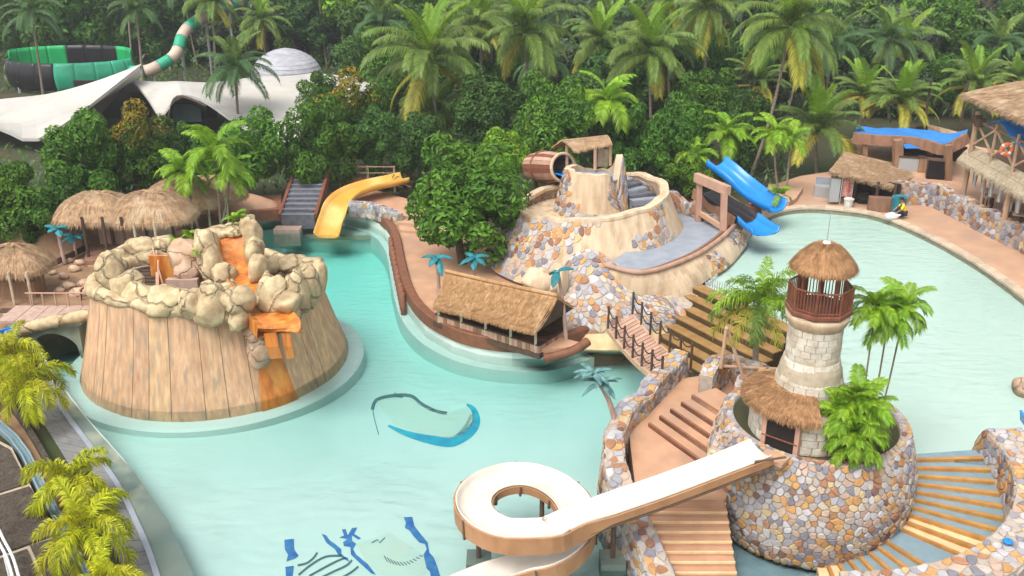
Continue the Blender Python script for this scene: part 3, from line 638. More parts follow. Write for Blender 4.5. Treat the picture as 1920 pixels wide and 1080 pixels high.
# root shaped hand rail running down to the arch bridge
rt = thing('root_handrail', 'pale root shaped concrete handrail running from crater rim down over the arch bridge', 'handrail', P(105, 612, 0))
pts = smooth_path([Q(222, 496, 43.6), Q(203, 540, 42.4), Q(188, 575, 41.6), Q(160, 591, 41.3), Q(110, 601, 41.3), Q(60, 613, 41.4), Q(34, 622, 41.5)], 5)
mb = MB(); mb.tube(pts, [.30 + .06 * noise.noise(Vector((i * .7, 0, 0))) for i in range(len(pts))], 9); mb.build('rail', R_, rt, smooth=True)
ab = thing('arch_bridge', 'low pale arch bridge with pinkish deck linking the left bank to the crater', 'bridge', P(105, 640, 0))
x0, x1, Yb = P(40, 640).x, P(172, 640).x, 41.5
def arch(u): return .15 + .75 * math.sin(math.pi * min(max((u - .28) / .66, 0), 1)) ** .6
mb = MB(); mb.slab(lambda u, v: Vector((x0 + (x1 - x0) * u, Yb, arch(u) * (1 - v) + (1.25) * v - (.7 * (1 - v) if not .28 < u < .94 else 0))),
                   lambda u, v: Vector((x0 + (x1 - x0) * u, Yb + 2.2, arch(u) * (1 - v) + (1.25) * v - (.7 * (1 - v) if not .28 < u < .94 else 0))), 30, 3); mb.build('arch', M['ledge'], ab)
for i in range(9):
    a, b = x0 - .6 + (x1 - x0 + .4) * i / 9, x0 - .6 + (x1 - x0 + .4) * (i + 1) / 9 - .02
    mb = MB(); mb.box(((a + b) / 2, Yb + 1.35, 1.32), (b - a, 1.9, .1 + .02 * (i % 2))); mb.build('slab', M['pink_concrete'], ab)
mb = MB()
for i in range(6): mb.tube([(x0 + .2 + i * .62, Yb + 2.25, 1.3), (x0 + .2 + i * .62, Yb + 2.25, 2.05)], .04, 6)
mb.tube([(x0, Yb + 2.25, 2.05), (x1 - .2, Yb + 2.25, 2.05)], .04, 6); mb.build('railing', M['wood_pink'], ab)
# ---------------------------------------------------------------- the castle (centre)
castle = thing('rubble_castle', 'large cream plastered slide castle with rubble stone patches and a spiral stair', 'castle', (4.56, 52.1, .8))
CC = Vector((4.56, 52.1, 0)); BH = 1.9
def ctop(a): return 4.5 + .62 * math.cos(a) + .10 * math.sin(2 * a) + .14 * noise.noise(Vector((math.cos(a) * 4, math.sin(a) * 4, 7)))
def crad(t): return 5.75 - 1.5 * t + .35 * (1 - t) ** 3
def cS(u, v, d, a0=0.0):
    t = min(max(v, -.1), 1.05); r = crad(t) + d + .16 * noise.noise(Vector((math.cos(u) * 2.2, math.sin(u) * 2.2, t * 1.6))); return CC + Vector((r * math.cos(u), r * math.sin(u), BH - .9 + (ctop(u) - BH + .9) * t + .15 * d))
mb = MB(); mb.slab(lambda u, v: cS(u * 6.28318, v, 0), lambda u, v: cS(u * 6.28318, v, -.42 - .3 * (1 - v)), 80, 8); mb.build('outer_wall', M['cream'], castle, smooth=False)
mb = MB(); mb.sweep([cS(i / 80 * 6.28318, 1, -.2) + Vector((0, 0, .0)) for i in range(81)], [(-.27, -.05), (.27, -.05), (.24, .1), (-.24, .1)]); mb.build('rim_cap', M['cream'], castle)
mb = MB(); mb.lathe([(.01, 3.35), (4.2, 3.35)], CC, 40); mb.build('inner_floor', M['cream'], castle)
Wc, Hc = 2 * math.pi * 5, 3.3
cs = lambda u, v, d: cS(u / 5, v / Hc, d)
def cmask(u, v):
    a = math.degrees(u * 2 * math.pi); a = a - 360 if a > 180 else a
    n = 10 * noise.noise(Vector((u * 30, v * 3, 0)))
    if a > 140 + n or a < -112 + n + 38 * (v - .5): return True
    if -66 - 16 * (v - .5) + n * .6 < a < -33 + n * .6 and .22 < v < .97 + .1 and not (v > .72 and a < -50): return True
    return False
stone_skin(castle, cs, Wc, Hc, .34, 31, cmask, limit=160, wrap=True)
# stones on the inner face of the back rim
ci = lambda u, v, d: cS(u / 5, .45 + .5 * v / 1.7, -.5 - d)
stone_skin(castle, ci, Wc, 1.7, .36, 77, lambda u, v: (20 < u * 360 < 90) or (110 < u * 360 < 185), limit=60, wrap=True, flip=-1, weights=(10, 14, 12, 8, 16, 12, 4, 8, 10))
# upper slide block
CB = Vector((4.62, 53.3, 0))
def btop(a): return 5.85 + .85 * math.exp(-((a + .05) / .30) ** 2) - .5 * math.exp(-((a - 1.3) / .8) ** 2) - 1.2 * math.exp(-((a + .62) / .22) ** 2) + .16 * noise.noise(Vector((a * 3, 1, 1)))
def bS(u, v, d):
    r = 2.2 - .62 * v + d + .13 * noise.noise(Vector((math.cos(u) * 2.5, math.sin(u) * 2.5, v * 2 + 5))); return CB + Vector((r * math.cos(u), r * math.sin(u), 3.2 + (btop(math.atan2(math.sin(u), math.cos(u))) - 3.2) * v))
mb = MB(); mb.slab(lambda u, v: bS(u * 6.28318, v, 0), lambda u, v: bS(u * 6.28318, v, -.35), 56, 6); mb.build('upper_block', M['cream'], castle)
mb = MB(); mb.lathe([(.01, 5.35), (1.5, 5.35)], CB, 30); mb.build('upper_floor', M['tile_grey'], castle)
def bmask(u, v):
    a = math.degrees(u * 2 * math.pi); a = a - 360 if a > 180 else a; n = 8 * noise.noise(Vector((u * 20, v * 4, 3)))
    return (-62 + n < a < 25 and v > .3) or (a < -138 + n and v > .1) or (-138 < a < -112 + n and v < .42) or (-112 <= a < -70 + n and v < .2)
stone_skin(castle, lambda u, v, d: bS(u / 1.9, v / 2.6, d), 2 * math.pi * 1.9, 2.6, .3, 53, bmask, limit=80, wrap=True, weights=(12, 16, 14, 10, 14, 12, 6, 8, 12))
for i in range(9):
    a = math.radians(-12 + i * 9); mb = MB(); m_ = CC + Vector((3.2 * math.cos(a), 3.2 * math.sin(a), 0)); z1 = 3.6 + i * .17
    mb.box((m_.x, m_.y, (3.3 + z1) / 2), (1.75, .56, z1 - 3.3), rz=a); mb.box((m_.x - .02, m_.y - .02, z1 + .025), (1.8, .5, .05), rz=a); mb.build('step', M['tile_grey'] if i % 2 else M['grey_step'], castle)
# lower right terrace with its curved parapet
capp = smooth_path([P(1130, 500, 3.0), P(1186, 514, 3.0), P(1222, 512, 3.0), P(1262, 500, 3.0), P(1312, 478, 3.0), P(1355, 448, 3.0), P(1378, 424, 3.0)], 6)
backp = [P(1345, 410, 3.0), P(1262, 388, 3.0)]
mb = MB(); mb.prism([(p.x, p.y) for p in capp] + [(p.x, p.y) for p in backp] + [(CC.x + 3.5, CC.y - 1)], 1, 2.9); mb.build('terrace_floor', M['tile_grey'], castle)
base = [P(1140, 604, .5), P(1200, 592, .8), P(1238, 578, 1.2), P(1288, 558, 1.6), P(1322, 528, 1.9), P(1368, 500, 1.9), P(1404, 458, 1.9)]
tL = Poly(capp).L; S_t = loft_S([capp[0], capp[6], capp[12], capp[18], capp[24], capp[30], capp[36]], base, tL, 1.7, Vector((.4, -1, .3)), .12)
mb = MB(); mb.slab(lambda u, v: S_t(u * tL, v * 1.7, 0), lambda u, v: S_t(u * tL, v * 1.7, -.4), 40, 6); mb.build('terrace_wall', M['cream'], castle)
stone_skin(castle, S_t, tL, 1.7, .32, 61, lambda u, v: (u > .86 + .05 * math.sin(v * 7)) or (.52 + .06 * v < u < .70 - .06 * v and v < .75), limit=40, weights=(24, 14, 8, 12, 8, 16, 8, 4, 12))
mb = MB(); mb.tube([p + Vector((0, 0, .12)) for p in capp], .13, 8); mb.build('terrace_rail', M['wood_pink'], castle, smooth=True)
mb = MB(); mb.tube([p + Vector((-.25, .3, .02)) for p in capp], .10, 8); mb.build('inner_rail', M['wood'], castle, smooth=True)
bw = [P(1250, 392, 3.0), P(1290, 398, 3.0), P(1345, 418, 3.0), P(1380, 432, 2.6)]
stone_wall('terrace_back_wall', 'reddish rubble wall behind the grey castle landing, below the wooden gateway', smooth_path(bw, 4), lambda t: 1.5, lambda t: 4.0 - 1.1 * t + .2 * math.sin(t * 20), .5, .36, 91, sides=(1,), weights=(8, 10, 10, 10, 24, 16, 4, 12, 6), limit=150)
# front rubble mound below the castle
top = [Q(975, 560, 44.3), Q(1010, 538, 44.8), Q(1045, 512, 45.4), Q(1080, 474, 45.9), Q(1115, 468, 45.9), Q(1155, 492, 45.6), Q(1192, 514, 45.1), Q(1238, 540, 44.4), Q(1292, 582, 43.2)]
base = [P(985, 640, .1), P(1015, 645, .1), P(1045, 652, .1), P(1075, 655, .1), P(1110, 657, .1), P(1150, 658, .1), P(1195, 655, .1), P(1240, 640, .1), P(1300, 615, .1)]
mound = thing('rubble_mound', 'bulging mound of multicoloured stones below the castle beside the rope bridge', 'rockwork', P(1140, 650, 0))
S_m = loft_S(top, base, 11.0, 5.2, Vector((0, -1, .3)), .5)
mb = MB(); mb.slab(lambda u, v: S_m(u * 11, v * 5.2, 0), lambda u, v: S_m(u * 11, v * 5.2, -.9) + Vector((0, .6, 0)), 44, 12); mb.build('core', M['mortar'], mound)
stone_skin(mound, S_m, 11.0, 5.2, .33, 17, lambda u, v: v > .08 + .06 * math.sin(u * 9), limit=300, weights=(24, 18, 12, 10, 8, 16, 4, 4, 14))
mb = MB(); mb.slab(lambda u, v: S_m((.3 + .5 * u) * 11, v * .7, .07), lambda u, v: S_m((.3 + .5 * u) * 11, v * .7, -.1), 20, 2); mb.build('plaster_foot', M['cream_step'], mound)
for i, (px, wh) in enumerate([((1010, 530), (60, 42)), ((1050, 528), (34, 62)), ((1036, 540), (30, 40))]): rock(px, wh, 43.9, mound, M['cream'], seed=90 + i, depth=.6)
# ---------------------------------------------------------------- brown cascade steps from the upper pool
st = thing('cascade_steps', 'broad dark brown steps falling from the upper pool beside the suspension bridge', 'steps', P(1350, 640, .5))
eT0, eT1 = P(1318, 533, 2.1), P(1490, 612, 2.1); dn = Vector((eT1 - eT0)).normalized(); nn = Vector((-dn.y, dn.x, 0)); nn = nn if nn.x < 0 else -nn
nst = 7; Ls = (eT1 - eT0).length + .5
for i in range(nst):
    z = 2.08 - i * .33; o = eT0 + nn * (i * .54); c = o + dn * Ls / 2 + nn * .34
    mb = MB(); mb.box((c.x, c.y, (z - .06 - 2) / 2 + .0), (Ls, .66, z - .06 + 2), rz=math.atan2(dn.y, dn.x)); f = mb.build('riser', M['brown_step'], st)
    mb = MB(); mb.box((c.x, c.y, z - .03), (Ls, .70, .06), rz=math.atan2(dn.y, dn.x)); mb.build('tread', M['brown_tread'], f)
fe = thing('spike_fence', 'low grey picket fence along the upper pool edge above the brown steps', 'fence', eT0)
for i in range(27):
    p = eT0 - nn * .12 + dn * (.05 + i * .165); mb = MB(); mb.tube([p + Vector((0, 0, -.05)), p + Vector((0, 0, .48))], [.026, .018], 5); mb.build('picket', M['grey_steel'], fe)
mb = MB(); mb.beam(eT0 - nn * .12 + Vector((0, 0, .1)), eT0 - nn * .12 + dn * 4.6 + Vector((0, 0, .1)), .03); mb.build('rail', M['grey_steel'], fe)
# ---------------------------------------------------------------- lighthouse island
DC = Vector((10.26, 28.5, 0)); TZ = 3.75
def dprof(t):
    r = 3.42 + .16 * math.sin(math.pi * min(max(t, 0), 1) * .9) - .46 * max(t, 0) ** 2; return r - .30 * (1 - min(max(t, 0), 1)) ** 3, -.1 + (TZ + .1) * t
drum = thing('stone_planter_drum', 'tall round drum of rounded multicoloured stones carrying the lighthouse', 'rockwork', DC)
mb = MB(); mb.lathe([dprof(i / 12) for i in range(13)] + [(2.72, TZ), (2.68, TZ - .16), (0.02, TZ - .14)], DC, 64); mb.build('core', M['mortar'], drum)
stone_skin(drum, ring_S(DC, {'H': 3.9, 'a0': 0, 'f': dprof}, 3.3), 2 * math.pi * 3.3, 3.9, .235, 3, None, limit=300, wrap=True, proud=.06, weights=(24, 12, 10, 14, 7, 15, 12, 4, 12))
stone_skin(drum, lambda u, v, d: DC + Vector(((2.74 + v) * math.cos(u / 2.9), (2.74 + v) * math.sin(u / 2.9), TZ + d)), 2 * math.pi * 2.9, .33, .24, 8, None, limit=0, wrap=True, proud=.04)
mb = MB(); mb.lathe([(.02, TZ - .11), (2.7, TZ - .11)], DC, 40); mb.build('planting_soil', M['soil'], drum)
LC = Vector((9.72, 28.0, 0))
lh = thing('lighthouse', 'small sandstone lighthouse with round thatched cap and brown balcony on the stone drum', 'lighthouse', LC + Vector((0, 0, TZ - .4)))
prof = [(1.75, 3.3), (1.75, 4.72), (1.10, 4.95), (1.02, 5.0), (1.06, 5.1), (1.05, 5.6), (.98, 6.0), (.86, 6.35), (.82, 6.7), (.82, 7.45), (.90, 7.6), (.98, 7.82), (.98, 7.9), (.02, 7.95)]
mb = MB(); mb.lathe(prof, LC, 40); mb.build('tower_core', M['sand_joint'], lh)
rr_ = random.Random(2)
def course(r0, r1, z0, z1, n, skip=None):
    ph = rr_.random()
    for k in range(n):
        a0, a1 = (k + ph) * 2 * math.pi / n + .012, (k + ph + 1) * 2 * math.pi / n - .012
        if skip and skip((a0 + a1) / 2): continue
        o = .035 + rr_.uniform(-.01, .012)
        f = lambda u, v, d: LC + Vector(((r0 + (r1 - r0) * v + d) * math.cos(a0 + (a1 - a0) * u), (r0 + (r1 - r0) * v + d) * math.sin(a0 + (a1 - a0) * u), z0 + (z1 - z0) * v))
        MB().slab(lambda u, v: f(u, v, o), lambda u, v: f(u, v, -.03), 2, 1).build('brick', M['sand_brick'], lh)
door = lambda a: -2.62 < (a if a < math.pi else a - 2 * math.pi) < -1.92
for i in range(5): course(1.75, 1.75, 3.42 + i * .26, 3.42 + i * .26 + .245, 22, door)
zs = [5.1, 5.36, 5.62, 5.86, 6.1, 6.34]; rs_ = [1.06, 1.05, 1.03, .96, .90, .85]
for i in range(5): course(rs_[i], rs_[i + 1], zs[i], zs[i + 1] - .014, 17)
for i in range(5): course(.82, .82, 6.36 + i * .22, 6.36 + i * .22 + .207, 16)
mb = MB(); mb.lathe([(.84, 7.46), (.93, 7.58), (.99, 7.74), (1.0, 7.86), (.95, 7.90)], LC, 40); mb.build('corbel', M['cream'], lh, smooth=True)
# carved boss, door, porch
bo = Vector((math.cos(-1.02), math.sin(-1.02), 0)); mb = MB(); c0 = LC + bo * 1.06 + Vector((0, 0, 5.42)); mb.tube([c0 - bo * .05, c0 + bo * .08], .11, 10); mb.tube([c0 + bo * .08, c0 + bo * .10], .06, 8); mb.build('porthole', M['wood_dark'], lh)
dv = Vector((math.cos(-2.27), math.sin(-2.27), 0)); dsd = Vector((-dv.y, dv.x, 0))
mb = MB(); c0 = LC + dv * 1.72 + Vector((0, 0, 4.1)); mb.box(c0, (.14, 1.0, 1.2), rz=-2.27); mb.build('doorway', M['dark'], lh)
mb = MB()
for s in (-1, 1): mb.box(LC + dv * 1.76 + dsd * s * .56 + Vector((0, 0, 4.08)), (.2, .15, 1.35), rz=-2.27)
mb.box(LC + dv * 1.76 + Vector((0, 0, 4.78)), (.2, 1.28, .14), rz=-2.27); mb.build('door_frame', M['wood_pink'], lh)
mb = MB(); mb.beam(LC + dv * 1.86 + dsd * .6 + Vector((0, 0, 4.05)), LC + dv * 1.86 - dsd * .6 + Vector((0, 0, 4.05)), .04); mb.build('door_bar', M['kerb'], lh)
# balcony
mb = MB(); mb.lathe([(.8, 7.92), (1.0, 7.92), (1.04, 7.96), (1.04, 8.06), (.99, 8.08), (.02, 8.08)], LC, 8, a0=.39, a1=.39 + 2 * math.pi); mb.build('balcony_floor', M['kerb'], lh)
def octp(k, r, z): a = .39 + k * math.pi / 4; return LC + Vector((r * math.cos(a), r * math.sin(a), z))
bal = MB(); bal.tube([octp(k, .97, 8.82) for k in range(9)], .03, 5); br = bal.build('top_rail', M['kerb'], lh)
bal = MB(); bal.tube([octp(k, .97, 8.16) for k in range(9)], .022, 5); bal.build('bottom_rail', M['kerb'], lh)
for k in range(8):
    for j in range(7):
        p = octp(k, .97, 8.08).lerp(octp(k + 1, .97, 8.08), j / 7); w_ = .06 if j == 0 else .028; mb = MB(); mb.box(p + Vector((0, 0, .37)), (w_, w_, .74)); mb.build('baluster', M['kerb'], br)
for k in range(8):
    p = octp(k, .70, 0); mb = MB(); mb.box((p.x, p.y, 8.8), (.09, .09, 1.5), rz=.39 + k * .785); mb.build('post', M['kerb'], lh)
mb = MB(); mb.tube([LC + Vector((0, 0, 10.1)), LC + Vector((0, 0, 11.25))], [.02, .008], 6); mb.build('spire', M['grey_steel'], lh)
mb = MB(); mb.lathe([(.16, 10.16), (.1, 10.24), (.02, 10.26)], LC, 14); mb.build('spire_cap', M['white_metal'], lh)
# ---------------------------------------------------------------- thatch
def thatch(root, S, n, seed, m, ln=.16, wd=.035, lift=.06, drop=.35, fringe=.3, name='straw'):
    r = random.Random(seed); mb = MB()
    for i in range(n):
        a = r.random(); t = 1 - (r.random() ** 1.0) if r.random() > fringe else r.uniform(.93, 1.0)
        p = S(a, t); q = S(a + r.uniform(-.006, .006), t + ln * r.uniform(.6, 1.3)) if t < .93 else S(a, 1.0) + (S(a, 1) - S(a, .93)) * r.uniform(.2, .8) + Vector((0, 0, -drop * r.uniform(.4, 1.2)))
        e = (S(min(a + .01, 1), t) - S(max(a - .01, 0), t)); e = e.normalized() if e.length > 1e-6 else Vector((1, 0, 0))
        d = (q - p); nrm = e.cross(d); nrm = nrm.normalized() if nrm.length > 1e-6 else Vector((0, 0, 1)); nrm = nrm if nrm.z > 0 else -nrm
        w_ = wd * r.uniform(.5, 1.2); l_ = lift * r.uniform(.2, 1.3)
        mb.add([p - e * w_ - nrm * .01, p + e * w_ - nrm * .01, q + nrm * l_ + e * r.uniform(-.06, .06)], [(0, 1, 2)])
    return tag(mb.build(name, m, root), kind='stuff')
def shell(root, S, nu, nv, m, th=.12, name='roof'):
    mb = MB(); mb.slab(S, lambda a, t: S(a, t) - Vector((0, 0, th)), nu, nv); return mb.build(name, m, root)
def cone_S(c, R0, R1, z0, z1, ex=1.6, a0=0, a1=2 * math.pi):
    def S(a, t):
        an = a0 + (a1 - a0) * a; r = R0 + (R1 - R0) * t; return Vector((c.x + r * math.cos(an), c.y + r * math.sin(an), z1 - (z1 - z0) * t ** ex + .03 * noise.noise(Vector((an * 4, t * 3, 0)))))
    return S
s_ = cone_S(LC, .04, 1.0, 9.5, 10.2, 2.0); rf = shell(lh, s_, 36, 8, M['thatch_rust'], .16); thatch(rf, s_, 3200, 5, M['thatch_rust'], .22, .02, .045, .15, .3)
s_ = cone_S(LC, 1.03, 2.08, 5.0, 5.42, 1.5, math.radians(140), math.radians(266)); rf = shell(lh, s_, 24, 6, M['thatch_rust'], .14, 'porch_roof'); thatch(rf, s_, 3000, 6, M['thatch_rust'], .25, .022, .05, .24, .3)
# ---------------------------------------------------------------- curved stair on the right
fan = thing('curved_stair', 'curved stair with ochre nosings and blue tiled treads winding around the stone drum', 'stairs', DC + Vector((5, -2, .3)))
def sector(a0, a1, r0, r1, z0, z1, n=5):
    mb = MB(); A0, A1 = math.radians(a0), math.radians(a1)
    f = lambda z: (lambda u, v: DC + Vector(((r0 + (r1 - r0) * v) * math.cos(A0 + (A1 - A0) * u), (r0 + (r1 - r0) * v) * math.sin(A0 + (A1 - A0) * u), z)))
    mb.slab(f(z1), f(z0), n, 2); return mb
zz = 2.03; ang = 2.0
flight = [(5.2, 0)] * 7 + [(5.0, 1)] * 2
sector(ang, ang + 5, 3.2, 6.3, -.5, zz).build('sill', M['tile_blue'], fan)
for k, (da, bright) in enumerate(flight):
    zz -= .115
    o = sector(ang - da, ang, 3.2, 6.3, -.5, zz).build('tread', M['tile_blue'] if not bright else M['cream_step'], fan)
    sector(ang - .5, ang + 1.25, 3.2, 6.3, zz - .06, zz + .122).build('nosing', M['ochre'], o)
    ang -= da
sector(ang - .3, ang + .9, 3.2, 6.3, zz - .3, zz + .005).build('nosing', M['ochre'], o)
zz -= .115; sector(ang - 14, ang - .3, 3.2, 6.3, -.5, zz).build('landing', M['tile_blue'], fan); ang -= 14
for k in range(7):
    zz -= .115; da = 5.6; br_ = k in (5, 6)
    o = sector(ang - da, ang, 3.2, 6.6, -.5, zz).build('tread', M['tile_blue'] if not br_ else M['cream_step'], fan)
    sector(ang - .5, ang + 1.25, 3.2, 6.6, zz - .06, zz + .122).build('nosing', M['ochre'], o); ang -= da
# outer wall
owp = [DC + Vector(((6.80 + .25 * max(0, (-a) / 60)) * math.cos(math.radians(a)), (6.80 + .25 * max(0, (-a) / 60)) * math.sin(math.radians(a)), 0)) for a in range(9, -100, -4)]
stone_wall('curved_stair_wall', 'thick curved rubble wall bounding the blue tiled stair at its outer side', owp, lambda t: -.4, lambda t: 3.05 - .5 * t - 1.1 * max(0, (.05 - t) / .05) ** 2, 1.25, .29, 41, sides=(1, -1), limit=300, batter=.12)
bp = DC + Vector((7.05 * math.cos(math.radians(-47)), 7.05 * math.sin(math.radians(-47)), 2.55))
# blue chute beyond the wall
bs = thing('blue_chute', 'bright blue slide bed just outside the curved rubble wall', 'slide', DC + Vector((8.2, -1, 1)))
mb = MB(); mb.sweep(smooth_path([DC + Vector((8.3, 1.3, 3.0)), DC + Vector((8.3, -1.5, 2.5)), DC + Vector((8.2, -4.5, 1.8)), DC + Vector((8.0, -7, 1.0))], 5), [(-.6, .35), (-.5, .02), (.5, .02), (.6, .35), (.68, .35), (.55, -.08), (-.55, -.08), (-.68, .35)]); mb.build('bed', M['blue'], bs)
mb = MB()
for k in (-.5, -3.4): mb.tube([DC + Vector((8.25, k, -.3)), DC + Vector((8.25, k, 2.2 + .2 * k))], .1, 8)
mb.build('support', M['grey_steel'], bs)
# ---------------------------------------------------------------- landing and stairs on the left of the lighthouse
ls = thing('landing_stair', 'terracotta stair and landing between rubble walls left of the lighthouse', 'stairs', P(1270, 850, 1.5))
poly = [P(u, v, 2.0) for u, v in [(1180, 800), (1230, 745), (1275, 700), (1345, 690), (1420, 735), (1400, 850), (1360, 925), (1195, 925)]]
lz = 1.75
mb = MB(); mb.prism([(p.x, p.y) for p in poly], -1, lz); mb.build('landing', M['terracotta'], ls)
e0, e1 = P(1215, 800, lz), P(1325, 880, lz); dd = (e1 - e0).normalized(); nb = Vector((-dd.y, dd.x, 0)); nb = nb if nb.y > 0 else -nb
for k in range(5):
    z = lz + (k + 1) * .16; a_ = e0 + nb * (k * .5); L_ = (e1 - e0).length + .8; c = a_ + dd * L_ / 2 + nb * (1.6 - k * .25)
    o = MB().box((c.x, c.y, (z + lz) / 2 - .05), (L_, 3.2 - k * .5, z - lz + .1), rz=math.atan2(dd.y, dd.x)).build('step', M['terracotta'], ls)
    c2 = a_ + dd * L_ / 2 + nb * .05; MB().box((c2.x, c2.y, z - .077), (L_ - .01, .10, .17), rz=math.atan2(dd.y, dd.x)).build('nosing', M['brick'], o)
for k in range(10):
    z = lz - (k + 1) * .165; y0 = P(1280, 925, lz).y - .12 - k * .30; mb = MB(); mb.box((P(1290, 960, lz).x + .1, y0 - .0, (z - 1.5) / 2), (2.6, .34, z + 1.5)); o = mb.build('step', M['terracotta'], ls)
    MB().box((P(1290, 960, lz).x + .1, y0 - .155, z - .03), (2.6, .06, .07)).build('nosing', M['cream_step'], o)
# left parapet walls of the landing
stone_wall('landing_parapet', 'rubble parapet climbing from the pool edge to the foot of the rope bridge', smooth_path([P(1152, 905, 1.4), P(1150, 850, 1.6), P(1168, 800, 1.8), P(1200, 765, 1.9), P(1240, 722, 1.9), P(1275, 690, 1.9)], 4), lambda t: -.6, lambda t: 2.2 + .25 * t + .25 * abs(math.sin(t * 11)), .62, .29, 63, limit=260, batter=.2)
stone_wall('lower_stair_wall', 'rubble wall curving down into the pool under the white slide', smooth_path([P(1150, 890, 1.6), P(1170, 950, 1.2), P(1205, 1010, .9), P(1245, 1075, .8)], 4), lambda t: -1.2, lambda t: 2.2 - 1.6 * t, .8, .29, 64, limit=180, batter=.25)
stone_wall('upper_stair_wall', 'rubble wall with dark gaps between the landing stair and the brown steps', smooth_path([P(1322, 735, 2.3), P(1345, 700, 2.3), P(1375, 690, 2.3), P(1420, 720, 2.3), P(1440, 745, 2.3)], 4), lambda t: .5, lambda t: 3.0 + .2 * math.sin(t * 9), .5, .29, 65, limit=160)
stone_wall('drum_side_wall', 'short rubble wall joining the landing stair to the lighthouse drum', smooth_path([P(1330, 905, 2.0), P(1352, 845, 2.6), P(1378, 780, 3.0), P(1392, 740, 3.0)], 4), lambda t: 0, lambda t: 2.9 + .9 * t, .4, .27, 66, limit=120)
bd = thing('bamboo_poles', 'pale leaning pole frame behind the landing beside the small palm', 'pole frame', P(1370, 700, 2.4))
for a_, b_ in (((1352, 690), (1362, 615)), ((1362, 612), (1396, 715))):
    mb = MB(); Y = 33.4; mb.tube([Q(*a_, Y), Q(*b_, Y - .2)], .07, 7); mb.build('pole', M['wood_pale'], bd)
mb = MB(); mb.tube([Q(1350, 686, 33.5), Q(1420, 690, 33.3), Q(1470, 692, 33.2)], .06, 7); mb.build('rail', M['wood_pale'], bd)
# ---------------------------------------------------------------- suspension bridge
sb = thing('suspension_bridge', 'sagging plank footbridge with dark posts and rope handrails from mound to landing', 'footbridge', P(1210, 640, 1))
B0a, B0b = P(1140, 617, 1.5), P(1186, 590, 1.9); B1a, B1b = P(1240, 716, 2.0), P(1295, 690, 2.0)
npk = 22
def brd(t, s): p = B0a.lerp(B1a, t).lerp(B0b.lerp(B1b, t), s); return p + Vector((0, 0, -.25 * math.sin(math.pi * t)))
for k in range(npk):
    t0, t1 = k / npk + .004, (k + 1) / npk - .004; q = [brd(t0, 0), brd(t1, 0), brd(t1, 1), brd(t0, 1)]
    MB().add([p + Vector((0, 0, .03)) for p in q] + [p - Vector((0, 0, .05)) for p in q], [(0, 1, 2, 3), (7, 6, 5, 4), (0, 4, 5, 1), (1, 5, 6, 2), (2, 6, 7, 3), (3, 7, 4, 0)]).build('plank', M['wood_pink'], sb)
for s in (0, 1):
    mb = MB(); mb.sweep([brd(i / 12, s) + Vector((0, 0, -.05)) for i in range(13)], [(-.06, -.12), (.06, -.12), (.06, .09), (-.06, .09)]); mb.build('side_beam', M['wood_pale'], sb)
    tops = []
    for k in range(7):
        t = k / 6; p = brd(t, s); mb = MB(); mb.tube([p - Vector((0, 0, .1)), p + Vector((0, 0, 1.15))], .055, 7); mb.build('post', M['wood_dark'], sb); tops.append(p + Vector((0, 0, 1.05)))
    mb = MB()
    for a_, b_ in zip(tops, tops[1:]):
        for dz in (0, -.45): mb.tube([a_.lerp(b_, i / 6) + Vector((0, 0, dz - .22 * math.sin(math.pi * i / 6))) for i in range(7)], .03, 5)
    mb.build('rope', M['rope'], sb)
# ---------------------------------------------------------------- white spiral slide
ws = thing('white_spiral_slide', 'open white flume making one loop above the pool, with tan underside and steel legs', 'water slide', P(985, 940, 0))
SC = Vector((.44, 25.7, 2.3)); RM = 1.66
b0 = SC + Vector((0, -RM, 0))
start = [P(1428, 846, 3.95), P(1380, 866, 3.75), P(1260, 912, 3.15), P(1150, 950, 2.72), P(1085, 973, 2.46), b0 + Vector((.6, 0, .03)), b0]
loop = []
for k in range(0, 34):
    a = math.radians(-96 - k * 10.9); dz = -.22 * min(k / 16, 1) - 1.0 * max((k - 16) / 17, 0); loop.append(SC + Vector((RM * math.cos(a), RM * math.sin(a), dz)))
path = smooth_path(start[:-1], 7)[:-1] + loop
e = loop[-1]; tg = (loop[-1] - loop[-2]).normalized()
path += [e + Vector((-.8, -.22, -.10)), e + Vector((-1.7, -.65, -.22)), e + Vector((-2.8, -1.35, -.35)), e + Vector((-4.2, -2.3, -.5))]
path = smooth_path(path[::2] + [path[-1]], 3)
def tr(hl, hr, w_=.53, th=.04, dz=0.0):
    inn = [(-w_, hl), (-w_ * .93, hl * .5), (-w_ * .74, .07), (-.2, 0), (.2, 0), (w_ * .74, .07), (w_ * .93, hr * .5), (w_, hr)]
    return [(x, z + dz) for x, z in inn] + [(x + (th if x > 0 else -th), z - (0 if abs(x) > w_ * .9 else th) + dz) for x, z in inn[::-1]]
nst_ = len(path)
def hp(t): k = min(max((t - .30) / .08, 0), 1); return .20 + .10 * k, .17 - .03 * k
def side(t):
    l, r_ = hp(t); return tr(l, r_)
mb = MB(); mb.sweep(path, lambda t: side(t)); mb.build('flume', M['white'], ws, smooth=True, recalc=True)
def under(t):
    l, r_ = hp(t); k = min(max((t - .30) / .08, 0), 1); d = -.13 - .22 * k
    e = -.14 - .06 * k
    return [(-.64, l - .06), (-.58, l - .06), (-.5, -.07), (.5, -.07), (.58, r_ - .05), (.62, r_ - .05), (.60, e), (.46, e - .05), (-.46, d - .03), (-.62, d)]
mb = MB(); mb.sweep(path, under); mb.build('underside', M['tan'], ws, recalc=True)
mb = MB(); jb = Poly(path)
mb.tube([jb.at(i / 100) + jb.tan(i / 100).cross(Vector((0, 0, -1))).normalized() * .56 + Vector((0, 0, -.22)) for i in range(2, 36, 3)], .055, 8); mb.build('rail', M['steel'], ws)
